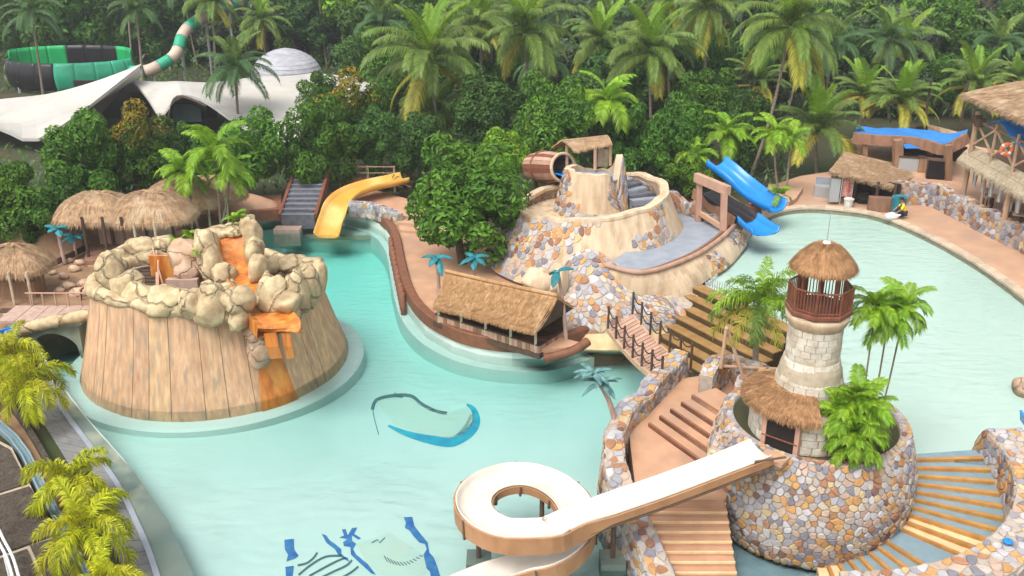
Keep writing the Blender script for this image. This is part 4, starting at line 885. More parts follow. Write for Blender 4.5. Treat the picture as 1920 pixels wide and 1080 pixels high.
for t in (.40, .47, .54, .61, .68, .76, .84, .91):
    p = jb.at(t); tg = jb.tan(t); sd = tg.cross(Vector((0, 0, 1))).normalized(); l, r_ = hp(t)
    mb = MB(); mb.sweep([p - tg * .035, p + tg * .035], [(-.67, l - .05), (-.63, l - .05), (-.63, -.37), (.62, -.22), (.62, r_ - .06), (.65, r_ - .06), (.65, -.27), (-.67, -.43)]); mb.build('flange', M['steel'], ws)
def leg(p, top, braces=True, foot=True):
    mb = MB(); mb.tube([Vector((p.x, p.y, zbed(p.x, p.y))), Vector((p.x, p.y, top))], .085, 10); o = mb.build('leg', M['steel'], ws)
    if foot: mb = MB(); mb.box((p.x, p.y, zbed(p.x, p.y) + .35), (.8, .8, .75)); mb.build('footing', M['ledge'], o)
    return o
leg(P(898, 1055, 0), 1.9); leg(Vector((1.0, 27.0, 0)), 1.85, foot=False); l3 = P(1148, 1055, 0); o = leg(l3, 2.35)
mb = MB()
for dx_, dz_ in ((-.7, 2.1), (.9, 2.55)): mb.tube([Vector((l3.x, l3.y, 1.7)), Vector((l3.x + dx_, l3.y + .15, dz_))], .06, 8)
mb.build('brace', M['steel'], o)
leg(Vector((1.35, 24.3, 0)), 1.0, foot=False)
mb = MB(); c0 = P(1436, 868, 3.8); mb.box(c0 + Vector((.35, .35, -.05)), (.8, .6, .12), rz=-.7); mb.build('start_deck', M['terracotta_pale'], ws)
mb = MB(); q0 = P(1416, 868, 4.0)
mb.tube([q0 + Vector((0, 0, -.75)), q0 + Vector((0, 0, .05)), q0 + Vector((1.0, .25, .05))], .035, 6); mb.build('start_rail', M['steel'], ws)
# ---------------------------------------------------------------- thatched boat house
bh = thing('thatched_boathouse', 'long thatched open hut with striped plank parapet on the ship shaped promenade', 'hut', P(930, 650, .8))
g = .8; f0, f1 = P(818, 608, g), P(1010, 668, g); ax = (f1 - f0).normalized(); bk = Vector((-ax.y, ax.x, 0)); bk = bk if bk.y > 0 else -bk
Lb, Db = (f1 - f0).length, 2.3
def bpt(s, d, z): return f0 + ax * s + bk * d + Vector((0, 0, z - g))
MB().prism([(p.x, p.y) for p in (bpt(-.1, -.1, 0), bpt(Lb + .1, -.1, 0), bpt(Lb + .1, Db + .1, 0), bpt(-.1, Db + .1, 0))], .7, .95).build('floor', M['wood_dark'], bh)
sides = [(bpt(0, 0, 0), bpt(Lb, 0, 0)), (bpt(Lb, 0, 0), bpt(Lb, Db, 0)), (bpt(Lb, Db, 0), bpt(0, Db, 0)), (bpt(0, Db, 0), bpt(0, 0, 0))]
for a_, b_ in sides:
    n = max(4, int((b_ - a_).length / .23)); d_ = (b_ - a_).normalized(); an = math.atan2(d_.y, d_.x)
    for k in range(n):
        p = a_.lerp(b_, (k + .5) / n); MB().box((p.x, p.y, 1.10), ((b_ - a_).length / n - .02, .06, .42), rz=an).build('plank', M['wood_pink'] if rnd.random() < .55 else M['wood'], bh)
    mb = MB(); mb.beam((a_.x, a_.y, 1.34), (b_.x, b_.y, 1.34), .12, .06); mb.build('hand_rail', M['wood_dark'], bh)
yA, yB = bpt(-.6, Db * .5, 0).y, bpt(Lb + .6, Db * .5, 0).y
bpz = (Q(812, 572, bpt(-.6, -.6, 0).y).z, Q(1004, 621, bpt(Lb + .5, -.6, 0).y).z); print('eave', bpz, Q(836, 510, yA).z, Q(1046, 556, yB).z)
for s in (.03, .26, .5, .74, .97):
    for d in (0, 1):
        p = bpt(s * Lb, d * Db, 0); zt_ = (bpz[0] + (bpz[1] - bpz[0]) * s) + (.08 if d == 0 else .25); MB().box((p.x, p.y, (.9 + zt_) / 2), (.12, .12, zt_ - .9)).build('post', M['straw_pale'] if d == 0 else M['wood_dark'], bh)
MB().prism([(p.x, p.y) for p in (bpt(.2, Db - .1, 0), bpt(Lb - .2, Db - .1, 0), bpt(Lb - .2, Db, 0), bpt(.2, Db, 0))], .9, 2.2).build('back_wall', M['wood_dark'], bh)
rz_, ez = 4.05, 2.72
yA, yB = bpt(-.6, Db * .5, 0).y, bpt(Lb + .6, Db * .5, 0).y
rA, rB = Q(836, 510, yA), Q(1046, 556, yB); eA, eB = Q(812, 572, bpt(-.6, -.6, 0).y), Q(1004, 621, bpt(Lb + .5, -.6, 0).y)
hA, hB = bpt(-.4, Db + .1, eA.z + .1), bpt(Lb + .3, Db + .1, eB.z + .1)
SF = lambda a, t: rA.lerp(rB, a).lerp(eA.lerp(eB, a), t) + Vector((0, 0, -.18 * math.sin(math.pi * t) + .06 * noise.noise(Vector((a * 9, t * 3, 1)))))
SB = lambda a, t: rA.lerp(rB, a).lerp(hA.lerp(hB, a), t)
rf = shell(bh, SF, 30, 8, M['thatch'], .14); thatch(rf, SF, 5200, 21, M['thatch'], .13, .028, .05, .22, .22)
rf = shell(bh, SB, 16, 4, M['thatch'], .14); thatch(rf, SB, 900, 22, M['thatch'], .16, .03, .05, .2, .2)
mb = MB(); mb.tube([rA + Vector((0, 0, .05)), rA.lerp(rB, .5) + Vector((0, 0, .02)), rB + Vector((0, 0, .05))], .10, 8); mb.build('ridge_pole', M['thatch'], bh)
mb = MB(); mb.add([eB + Vector((0, 0, -.1)), rB + Vector((0, 0, -.1)), hB + Vector((0, 0, -.1)), eB + ax * -.1 + Vector((0, 0, -.1)), rB + ax * -.1 + Vector((0, 0, -.1)), hB + ax * -.1 + Vector((0, 0, -.1))], [(0, 1, 2), (5, 4, 3)])
mb.build('gable', M['wood_dark'], bh)
# prow beam and mooring posts
pr = thing('prow_beam', 'curved dark red prow timber closing the ship shaped promenade', 'prow', P(1085, 655, .9))
mb = MB(); mb.tube(smooth_path([P(1020, 672, .75), P(1062, 662, .95), P(1088, 650, 1.2), P(1102, 640, 1.35)], 4), .22, 8); mb.build('beam', M['kerb'], pr, smooth=True)
mb = MB(); q = [P(1010, 655, 1.1), P(1060, 650, 1.15), P(1095, 640, 1.2), P(1050, 632, 1.1)]; mb.prism([(p.x, p.y) for p in q], .7, 1.1); mb.build('deck', M['terracotta'], pr)
for k in range(13):
    t = k / 12; u, v = 743 + 24 * t, 468 + 108 * t; p = P(u, v, 0); h_ = .95
    o = MB(); o.tube([p + Vector((-.30, 0, -1.5)), p + Vector((-.30, 0, h_ - .2 + .15 * rnd.random()))], .16, 8); o = o.build('quay_post', M['kerb'], loc=p, smooth=True)
    tag(o, 'stubby red-brown timber post lining the straight quay of the promenade', 'post', 'timber posts lining the quay')
# ---------------------------------------------------------------- thatched huts on the left bank
def posts(root, pts, z0, z1, r, m, name='post'):
    for p in pts: MB().tube([Vector((p.x, p.y, z0)), Vector((p.x, p.y, z1))], r, 7).build(name, m, root)
def hut(label, roofs, floor, m, seed, deck=None):
    root = thing('thatched_hut', label, 'hut', floor[0], 'thatched huts on the left bank')
    for k, (c, rx, ry, z0, z1) in enumerate(roofs):
        def S(a, t, c=c, rx=rx, ry=ry, z0=z0, z1=z1):
            an = 2 * math.pi * a; ca, sa = math.cos(an), math.sin(an); q = (abs(ca) ** 3 + abs(sa) ** 3) ** (-1 / 3)
            lx = max(rx - ry, 0) * .55 * (1 if ca > 0 else -1) * min(1, abs(ca) * 3)
            return Vector((c.x + lx * (1 - t) + rx * q * ca * t, c.y + ry * q * sa * t, z1 - (z1 - z0) * t ** 2.3 + .10 * noise.noise(Vector((ca * 2 + c.x, sa * 2, t * 2)))))
        rf = shell(root, S, 40, 8, m, .22); thatch(rf, S, 3000, seed + k, m, .2, .035, .06, .30, .3)
    return root
h1 = hut('double humped brown thatched hut on dark posts behind the crater', [(P(185, 478, .9) + Vector((0, .9, 0)), 2.4, 1.9, 3.2, 4.4), (P(287, 478, .9) + Vector((0, .7, 0)), 2.5, 2.0, 3.2, 4.5)], [P(235, 490, .9)], M['thatch_pale'], 31)
posts(h1, [P(u, 492, .9) for u in (168, 205, 240)] + [P(u, 470, .9) for u in (160, 215, 280, 330)], .9, 3.6, .09, M['wood_dark'])
posts(h1, [P(u, 496, .9) for u in (262, 300)], .9, 3.4, .07, M['straw_pale'])
MB().prism([(p.x, p.y) for p in pxs([(160, 500), (270, 500), (280, 470), (165, 468)], .9)], .9, 1.25).build('floor', M['wood'], h1)
for k in range(3):
    mb = MB(); mb.beam(P(165, 499, 1.5 + .25 * k), P(262, 499, 1.5 + .25 * k), .06); mb.build('hand_rail', M['wood_pink'], h1)
MB().prism([(p.x, p.y) for p in pxs([(190, 468), (330, 466), (330, 462), (190, 464)], .9)], .9, 2.9).build('back_panel', M['pink_concrete'], h1)
h2 = hut('lower thatched hut half hidden behind the lime green palms', [(P(345, 432, .9) + Vector((0, .6, 0)), 2.6, 1.6, 2.7, 4.0), (P(392, 424, .9) + Vector((0, 1.2, 0)), 2.2, 1.5, 2.6, 3.8)], [P(350, 430, .9)], M['thatch_pale'], 41)
posts(h2, [P(u, 432, .9) for u in (318, 360, 395, 430)], .9, 3.0, .08, M['straw_pale'])
h3 = hut('round shaggy thatched hut at the left edge beside the arch bridge', [(P(28, 560, .9) + Vector((0, .8, 0)), 1.75, 1.55, 2.55, 3.55)], [P(28, 565, .9)], M['thatch_pale'], 51)
posts(h3, [P(u, 572, .9) for u in (-10, 28, 62)] + [P(u, 548, .9) for u in (-5, 72)], .9, 2.7, .07, M['straw_pale'])
MB().box(P(28, 556, .9) + Vector((0, .4, .45)), (2.4, 1.2, .9)).build('counter', M['wood'], h3)
MB().box(P(40, 583, .9) + Vector((0, 0, .02)), (2.2, .5, .06)).build('floor', M['wood_dark'], h3)
mb = MB(); mb.sweep(smooth_path([P(58, 524, .95), P(95, 502, 1.0), P(130, 486, 1.05), P(160, 470, 1.0)], 5), [(-.05, 0), (.05, 0), (.05, .35), (-.05, .35)])
tag(mb.build('bank_edging', M['wood_dark'], loc=P(95, 502, .9)), 'dark curved edging strip on the brown bank between the two front huts', 'edging')
rw_ = thing('stair_rail', 'sloping brown timber handrail descending from the double hut to the arch bridge', 'handrail', P(170, 545, .9))
mb = MB(); mb.beam(Q(196, 498, 46.5), Q(150, 545, 45), .1); mb.build('rail', M['wood'], rw_)
for u, v in ((192, 502), (172, 522), (152, 543)): MB().beam(Q(u, v, 45.6), Q(u, v + 22, 45.6), .08).build('post', M['wood_dark'], rw_)
rng = random.Random(8)
for k, (u, v, s) in enumerate([(128, 540, .42), (150, 552, .5), (158, 536, .38), (120, 522, .3), (140, 508, .34), (150, 496, .3), (128, 492, .28), (175, 540, .3), (100, 514, .24), (112, 548, .26), (20, 600, .4), (38, 606, .5), (62, 596, .34)]):
    p = P(u, v, .9); mb = rock_mesh(100 + k, n1=12, n2=7); mb.v = [(p.x + x * s, p.y + y * s * .8, p.z + z * s * .6 + .1) for x, y, z in mb.v]
    tag(mb.build('boulder', M['rock_pink'], loc=p, smooth=True), 'rough pinkish boulder lying on the brown bank beside the crater' if k < 10 else 'pale pinkish boulder at the left end of the arch bridge', 'boulder', 'boulders on the left bank' if k < 10 else 'boulders at the bridge end')
# ---------------------------------------------------------------- artificial teal palms
def fake_palm(base, tops, label, m_leaf, L=.95, nl=7, group='painted artificial palms', seed=0, r0=.11, wdt=.2):
    r = random.Random(seed); root = thing('artificial_palm', label, 'artificial palm', base, group)
    for tp in tops:
        mb = MB(); pts = smooth_path([base, base.lerp(tp, .5) + Vector(((tp.x - base.x) * -.12, 0, .05)), tp], 5); mb.tube(pts, [r0 - .35 * r0 * i / (len(pts) - 1) for i in range(len(pts))], 8); mb.build('trunk', M['pink_concrete'], root, smooth=True)
        for k in range(nl):
            an = 2 * math.pi * k / nl + r.uniform(-.25, .25); el = r.uniform(.1, 1.0) if k % 3 else 1.3; d = Vector((math.cos(an), math.sin(an), 0)); sd = Vector((-d.y, d.x, 0)); mb = MB()
            def f(u, v, d=d, sd=sd, el=el):
                w_ = wdt * math.sin(math.pi * min(.06 + .94 * u, 1)) ** .7; s = u * L
                return tp + d * (s * math.cos(el * (1 - u * .9)) ) + Vector((0, 0, s * math.sin(el) - 1.1 * s * s)) + sd * (v - .5) * 2 * w_ - Vector((0, 0, abs(v - .5) * .22 * w_ * 4))
            mb.slab(f, lambda u, v: f(u, v) - Vector((0, 0, .03)), 6, 2); mb.build('leaf', m_leaf, root)
    return root
def QY(base, u, v): return Q(u, v, base.y)
b = P(824, 566, .8); fake_palm(b, [QY(b, 820, 484)], 'teal artificial palm with dark drooping leaf at the left end of the boathouse roof', M['teal'], .85, 6, seed=1)
b = P(888, 545, .8); fake_palm(b, [QY(b, 889, 484)], 'bushy teal artificial palm rising behind the middle of the boathouse roof', M['teal'], .85, 9, seed=2)
b = P(1062, 648, .8); fake_palm(b, [QY(b, 1046, 508)], 'tall pale-trunked artificial palm with one upright teal leaf at the boathouse gable', M['teal'], .75, 3, seed=9)
b = P(122, 496, .9); fake_palm(b, [QY(b, 106, 428)], 'thin pink-trunked artificial palm with bright teal leaves on the left bank', M['teal'], .7, 6, seed=4, r0=.12)
b = P(143, 484, .9); fake_palm(b, [QY(b, 140, 444)], 'short teal artificial palm close to the double hut', M['teal'], .8, 7, seed=5)
b = P(1156, 806, 1.9); fake_palm(b, [QY(b, 1112, 700), QY(b, 1128, 716)], 'twin trunk artificial palm with weathered grey teal leaves leaning over the pool', M['teal_grey'], .75, 9, seed=6, r0=.085, wdt=.13)
# ---------------------------------------------------------------- grey stair at the back
gs = thing('slate_stair', 'straight flight of grey slate steps rising from the promenade into the trees', 'stairs', P(555, 412, .8))
for k in range(11):
    y = P(555, 407, .8).y + k * .58; mb = MB(); mb.box((P(555, 412, .8).x, y + .29, (.8 + .17 * (k + 1)) / 2), (2.15, .60, .8 + .17 * (k + 1))); mb.build('step', M['grey_step'], gs)
    MB().box((P(555, 412, .8).x, y + .03, .8 + .17 * (k + 1) + .015), (2.2, .1, .03)).build('nosing', M['tile_grey'], gs)
for s in (-1, 1):
    x = P(555, 412, .8).x + s * 1.18; mb = MB(); y0 = P(555, 407, .8).y
    mb.sweep([Vector((x, y0, .9)), Vector((x, y0 + 6.4, 2.8))], [(-.1, -.6), (.1, -.6), (.1, .12), (-.1, .12)]); mb.build('stringer', M['kerb'], gs)
cb = thing('back_terrace', 'orange-brown brick terrace flanking the slate stair', 'terrace', P(620, 395, .8)); cb['kind'] = 'structure'
for x0_, x1_ in ((470, 528), (583, 600)):
    mb = MB(); mb.prism([(p.x, p.y) for p in pxs([(x0_, 404), (x1_, 400), (x1_, 372), (x0_, 376)], .8)], .3, 1.1); mb.build('block', M['brick'], cb)
# ---------------------------------------------------------------- yellow slide
ys = thing('yellow_slide', 'wide yellow curved slide dropping into the back of the main pool', 'water slide', P(615, 445, 0))
yp = smooth_path([Q(760, 338, 65.4), Q(730, 345, 64.8), Q(690, 354, 63.9), Q(655, 368, 62.5), Q(634, 388, 61.0), Q(625, 412, 59.8), Q(618, 432, 59.0), Q(614, 446, 58.4)], 5)
pr_ = [(-.78, .42), (-.70, .16), (-.5, .03), (0, 0), (.5, .03), (.70, .16), (.78, .42), (.86, .42), (.78, .08), (.55, -.08), (-.55, -.08), (-.78, .08), (-.86, .42)]
mb = MB(); mb.sweep(yp, pr_); mb.build('flume', M['yellow'], ys, smooth=True, recalc=True)
pt = thing('slide_platform', 'weathered wooden platform with rails at the top of the yellow slide', 'platform', P(700, 372, 1.2))
pc = Q(690, 330, 67.5)
for k in range(12): MB().box(pc + Vector((-1.9 + k * .36, .2, 0)), (.33, 2.0, .08)).build('board', M['wood'], pt)
for x in (-1.9, .1, 2.0):
    for y in (-.7, 1.1): MB().tube([Vector((pc.x + x, pc.y + y, .5)), Vector((pc.x + x, pc.y + y, pc.z + .95))], .09, 7).build('post', M['wood_pale'], pt)
for y in (-.8, 1.2):
    for z in (.45, .9): MB().beam(pc + Vector((-2, y, z)), pc + Vector((2.1, y, z)), .06).build('rail', M['wood_pale'], pt)
MB().box(pc + Vector((0, -.75, -.18)), (4.3, .12, .28)).build('fascia', M['wood'], pt)
for k in range(2): MB().beam(pc + Vector((1.0 + k, -.8, 0)), Vector((pc.x + 2.6 + k * .6, pc.y - 1.0, .9)), .1).build('brace', M['wood'], pt)
stone_wall('grey_rubble_wall', 'low grey rubble retaining wall under the yellow slide, left of the big bush', smooth_path([P(655, 400, .8), P(690, 402, .8), P(725, 412, .8), P(752, 424, .8)], 4), lambda t: .6, lambda t: 1.6, .4, .34, 71, sides=(1,), limit=90, weights=(14, 24, 24, 2, 4, 4, 2, 6, 20))
for k in range(3):
    MB().prism([(p.x, p.y) for p in pxs([(735 + k * 6, 405 + k * 9), (770 + k * 8, 410 + k * 9), (772 + k * 8, 420 + k * 9), (738 + k * 6, 416 + k * 9)], .85)], .7, 1.35 - .2 * k).build('step', M['terracotta_pale'], cb)
# ---------------------------------------------------------------- barrel tunnel and castle top pavilion
bt = thing('barrel_tunnel', 'reddish striped barrel shaped tunnel mouth with a cream rim behind the castle', 'tunnel slide', Q(1030, 316, 56.5))
c1, c0 = Q(1056, 314, 55.2), Q(1000, 312, 58.2); axb = (c1 - c0).normalized(); sb_ = axb.cross(Vector((0, 0, 1))).normalized(); ub = sb_.cross(axb)
for k in range(22):
    a0, a1 = k * 2 * math.pi / 22 + .01, (k + 1) * 2 * math.pi / 22 - .01
    def f(u, v, d): t = u; r = .80 + .14 * math.sin(math.pi * t) + d; a = a0 + (a1 - a0) * v; return c0.lerp(c1, t) + (sb_ * math.cos(a) + ub * math.sin(a)) * r
    MB().slab(lambda u, v: f(u, v, 0), lambda u, v: f(u, v, -.07), 5, 1).build('stave', M['wood_pink'] if k % 3 else M['kerb'], bt)
mb = MB(); ring = [c1 + (sb_ * math.cos(k * math.pi / 12) + ub * math.sin(k * math.pi / 12)) * .82 for k in range(25)]; mb.tube(ring, .10, 8, cap=False); mb.build('rim', M['cream'], bt, smooth=True)
mb = MB(); ring = [c0.lerp(c1, .35) + (sb_ * math.cos(k * math.pi / 12) + ub * math.sin(k * math.pi / 12)) * .95 for k in range(25)]; mb.tube(ring, .06, 6, cap=False); mb.build('hoop', M['kerb'], bt, smooth=True)
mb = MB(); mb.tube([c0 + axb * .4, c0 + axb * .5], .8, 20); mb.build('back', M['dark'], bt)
mb = MB(); mb.sweep([c0.lerp(c1, .3) - ub * .55, c1 - ub * .55, c1 + axb * .9 - ub * .7], [(-.5, .3), (0, 0), (.5, .3), (.55, .25), (0, -.06), (-.55, .25)]); mb.build('chute', M['blue'], bt)
for k in (0.1, .8): p = c0.lerp(c1, k); MB().tube([Vector((p.x, p.y, .5)), p - Vector((0, 0, .7))], .14, 8).build('support', M['wood_dark'], bt)
tp = thing('castle_lookout', 'small pinkish thatched lean-to on pale posts at the castle top', 'shelter', Q(1110, 312, 55))
A0, A1, E0, E1 = Q(1052, 262, 55.6), Q(1138, 253, 56.2), Q(1076, 283, 54.0), Q(1148, 270, 54.4)
SS = lambda a, t: A0.lerp(A1, a).lerp(E0.lerp(E1, a), t) + Vector((0, 0, .12 * math.sin(math.pi * t)))
rf = shell(tp, SS, 12, 4, M['thatch_pale'], .1); thatch(rf, SS, 900, 61, M['thatch_pale'], .3, .03, .03, .12, .2)
S2 = lambda a, t: A0.lerp(A1, a) + Vector((-.5 * t, 1.3 * t, -.75 * t)); rf = shell(tp, S2, 8, 3, M['thatch_pale'], .1)
for u, v0, v1, Y in ((1116, 278, 318, 54.2), (1144, 272, 310, 54.6), (1063, 262, 312, 55.6), (1128, 262, 300, 56)): MB().tube([Q(u, v0, Y), Q(u, v1, Y)], .1, 7).build('post', M['wood_pale'], tp)
MB().box(Q(1130, 296, 55.6), (.6, .3, 1.0)).build('panel', M['straw_pale'], tp)
# ---------------------------------------------------------------- blue slides on the right of the castle
gw = thing('timber_gateway', 'square pinkish timber gateway standing over the black slide mouth', 'gateway', P(1335, 425, 2.5))
Yg0, Yg1 = 52.6, 50.4
pL0, pL1, pR0, pR1 = Q(1310, 398, Yg0), Q(1312, 336, Yg0), Q(1357, 428, Yg1), Q(1358, 360, Yg1)
MB().beam(pL0 - Vector((0, 0, .8)), pL1, .3).build('post', M['wood_pink'], gw); MB().beam(pR0 - Vector((0, 0, .8)), pR1, .32).build('post', M['wood_pink'], gw)
MB().beam(pL1 + Vector((-.2, .1, .1)), pR1 + Vector((.2, -.1, .1)), .34, .5).build('lintel', M['wood_pink'], gw)
MB().beam(pL0, pR0, .2, .25).build('sill', M['terracotta_pale'], gw)
def slide(name, label, pts, prof, m, parts=()):
    r = thing(name, label, 'water slide', pts[-1]); mb = MB(); mb.sweep(smooth_path(pts, 6), prof); mb.build('flume', m, r, smooth=True, recalc=True); return r
def trough(w_, h_, th=.07):
    a = [(-w_, h_), (-w_ * .93, h_ * .4), (-w_ * .6, .04), (0, 0), (w_ * .6, .04), (w_ * .93, h_ * .4), (w_, h_)]
    return a + [(x * (1 + th / w_), z - (th if abs(x) < w_ * .95 else 0)) for x, z in a[::-1]]
slide('open_blue_slide', 'open bright blue slide curving down into the upper pool beside the planting', [Q(1338, 312, 58.5), Q(1362, 330, 57.6), Q(1392, 356, 56.6), Q(1420, 378, 55.4), Q(1446, 392, 54.2), Q(1458, 396, 53.8)], trough(.78, .62), M['blue'])
bsl = slide('black_and_blue_slide', 'black slide channel with brown sides ending in a flared blue mouth in the pool', [Q(1318, 362, 54.5), Q(1345, 384, 53.2), Q(1378, 404, 52.0), Q(1402, 420, 51.2)], trough(.66, .5), M['black'])
mb = MB(); mb.sweep(smooth_path([Q(1399, 418, 51.25), Q(1414, 429, 50.6), Q(1428, 437, 50.0), Q(1436, 440, 49.6)], 4), lambda t: trough(.68 + .14 * t, .55 - .15 * t)); mb.build('flared_mouth', M['blue'], bsl, smooth=True, recalc=True)
for s in (-1, 1):
    a_, b_ = Q(1318, 362, 54.5), Q(1396, 416, 51.4); d_ = (b_ - a_).normalized(); sd = d_.cross(Vector((0, 0, 1))).normalized() * s * .78
    mb = MB(); mb.beam(a_ + sd + Vector((0, 0, .1)), b_ + sd + Vector((0, 0, .1)), .08, .62); mb.build('side_board', M['wood'], bsl)
MB().tube([Q(1432, 392, 54.4), Vector((Q(1432, 392, 54.4).x, 54.4, 1.2))], .12, 8).build('support', M['wood_pale'], bsl)
MB().box(Q(1405, 392, 55.0), (1.4, .4, .5)).build('crossbeam', M['kerb'], bsl)
# planter beside the slide
pb = MB(); pb.prism([(p.x, p.y) for p in pxs([(1440, 380), (1478, 388), (1492, 380), (1505, 360), (1440, 352)], 2.1)], 2.0, 2.4); tag(pb.build('planter_kerb', M['terracotta_pale'], loc=P(1470, 380, 2.1)), 'pale kerbed planting bed at the end of the upper pool beside the blue slide', 'planter')
# ---------------------------------------------------------------- right hand kiosks and pavilion
kk = thing('poolside_kiosk', 'low pinkish thatched kiosk roof over dark clutter at the end of the upper pool', 'kiosk', P(1620, 380, 2.1))
a0_, a1_, e0_, e1_ = Q(1584, 284, 65), Q(1738, 320, 64), Q(1555, 320, 58.6), Q(1676, 350, 57.6)
SK = lambda a, t: a0_.lerp(a1_, a).lerp(e0_.lerp(e1_, a), t)
rf = shell(kk, SK, 16, 6, M['thatch_pale'], .14); thatch(rf, SK, 2200, 91, M['thatch_pale'], .2, .05, .03, .28, .25)
for u, v in ((1560, 372), (1600, 380), (1640, 392), (1672, 398)): p = P(u, v, 2.1); MB().tube([p, p + Vector((0, 0, 1.75))], .09, 7).build('post', M['wood_dark'], kk)
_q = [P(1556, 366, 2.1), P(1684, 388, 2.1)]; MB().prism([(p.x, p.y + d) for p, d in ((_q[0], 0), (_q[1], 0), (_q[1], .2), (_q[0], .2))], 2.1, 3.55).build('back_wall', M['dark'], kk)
MB().box(P(1650, 396, 2.1) + Vector((0, 0, .45)), (1.5, .5, .9), rz=-.2).build('counter', M['wood'], kk)
def single(name, mb, m, loc, label, cat, group=None): return tag(mb.build(name, m, loc=loc), label, cat, group)
p = P(1548, 368, 2.1); fz = thing('grey_chest', 'long grey metal chest with raised lid left of the kiosk', 'chest', p)
mb = MB(); mb.box(p + Vector((0, 0, .35)), (1.5, .8, .7), rz=-.25); mb.build('body', M['grey_steel'], fz); MB().box(p + Vector((.1, .35, .85)), (1.4, .08, .6), rz=-.25).build('lid', M['tile_grey'], fz)
p = P(1584, 384, 2.1); tw = thing('towel_rack', 'grey stand hung with a red patterned towel at the kiosk', 'towel rack', p)
for s in (-.35, .35): MB().tube([p + Vector((s, 0, 0)), p + Vector((s, 0, 1.7))], .04, 6).build('post', M['grey_steel'], tw)
MB().slab(lambda u, v: p + Vector((-.3 + .6 * u, -.06 + .03 * math.sin(u * 9), 1.65 - 1.1 * v)), lambda u, v: p + Vector((-.3 + .6 * u, -.03 + .03 * math.sin(u * 9), 1.65 - 1.1 * v)), 8, 3).build('towel', M['red_cloth'], tw)
MB().box(p + Vector((-.75, .1, .95)), (.6, .3, 1.5)).build('board', M['grey_steel'], tw)
def drum_can(u, v, h_, r, m, label, cat='bin'):
    p = P(u, v, 2.1); o = thing('litter_bin' if cat == 'bin' else 'tub', label, cat, p); mb = MB(); mb.lathe([(.02, 2.1), (r * .88, 2.1), (r, 2.1 + h_), (r + .04, 2.1 + h_), (r + .04, 2.14 + h_), (.02, 2.14 + h_)], p * 1, 16); mb.v = [(x, y, z - p.z) for x, y, z in mb.v]; mb.build('body', m, o)
    mb = MB(); mb.lathe([(r * .7, 2.14 + h_), (r * .75, 2.2 + h_), (.02, 2.22 + h_)], Vector((p.x, p.y, 0)), 16); mb.build('lid', m, o); return o
drum_can(1682, 404, 1.15, .42, M['teal'], 'dark teal bin at the corner of the kiosk beside the person in yellow')
drum_can(1590, 388, .5, .28, M['white_cloth'], 'small white tub standing on the deck below the towel rack', 'tub')
drum_can(1636, 388, .5, .24, M['white_cloth'], 'small pale tub in the shade under the kiosk roof', 'tub')
for k, (u, v, s) in enumerate([(1606, 378, .5), (1618, 382, .42), (1628, 376, .55), (1612, 366, .5)]):
    p = P(u, v, 2.1); mb = rock_mesh(200 + k, .5, 10, 7); mb.v = [(p.x + x * s, p.y + y * s * .6, p.z + .4 + z * s * .8) for x, y, z in mb.v]
    single('dark_bag', mb, M['dark'], p, 'dark lumpy bag heaped under the kiosk roof', 'bag', 'bags heaped under the kiosk')
# stone parapet of the upper terrace
stone_wall('terrace_parapet', 'long low grey-brown rubble wall along the raised terrace on the right', smooth_path(twall[:6], 4), lambda t: 2.0, lambda t: 3.5 + .1 * math.sin(t * 40), .5, .36, 81, sides=(1,), limit=200, weights=(16, 18, 20, 4, 14, 14, 2, 14, 12))
# tarp pavilion
tpv = thing('tarpaulin_pavilion', 'wide open pavilion with dipping timber fascia and blue tarpaulin roof behind the terrace', 'pavilion', P(1700, 300, 3.1))
rf_pts = [(1600, 250, 65), (1650, 255, 64.5), (1700, 257, 63.5), (1740, 264, 62.5), (1768, 272, 61.5), (1792, 262, 61), (1812, 250, 61)]
fa = smooth_path([Q(*p) for p in rf_pts], 4); fb = smooth_path([Q(1606, 238, 70), Q(1650, 239, 70), Q(1700, 241, 69.5), Q(1740, 243, 69), Q(1762, 248, 68), Q(1790, 249, 68), Q(1815, 242, 68)], 4)
PF, PBk = Poly(fa), Poly(fb)
mb = MB(); ST = lambda a, t: PBk.at(a).lerp(PF.at(a), t) + Vector((0, 0, -.25 * math.sin(math.pi * t) + .12 * noise.noise(Vector((a * 8, t * 3, 0))))); mb.slab(ST, lambda a, t: ST(a, t) - Vector((0, 0, .04)), 24, 6); mb.build('tarpaulin', M['tarp'], tpv)
mb = MB(); mb.sweep(fa, [(-.12, -.65), (.12, -.65), (.12, .05), (-.12, .05)]); mb.build('fascia', M['wood'], tpv)
for u, v0, v1, Y, w_ in ((1684, 262, 318, 63.4, .55), (1778, 272, 342, 60.6, .4), (1622, 256, 300, 65, .3), (1745, 268, 312, 64, .3)): MB().beam(Q(u, v0, Y), Q(u, v1, Y) - Vector((0, 0, .3)), w_).build('post', M['wood'], tpv)
_q = [Q(1690, 290, 68), Q(1810, 300, 65)]; MB().prism([(p.x, p.y + d) for p, d in ((_q[0], 0), (_q[1], 0), (_q[1], .2), (_q[0], .2))], 3.0, 4.2).build('back_wall', M['wood_dark'], tpv)
MB().beam(Q(1612, 262, 67), Q(1780, 285, 64), .3, .3).build('tie_beam', M['wood_dark'], tpv)
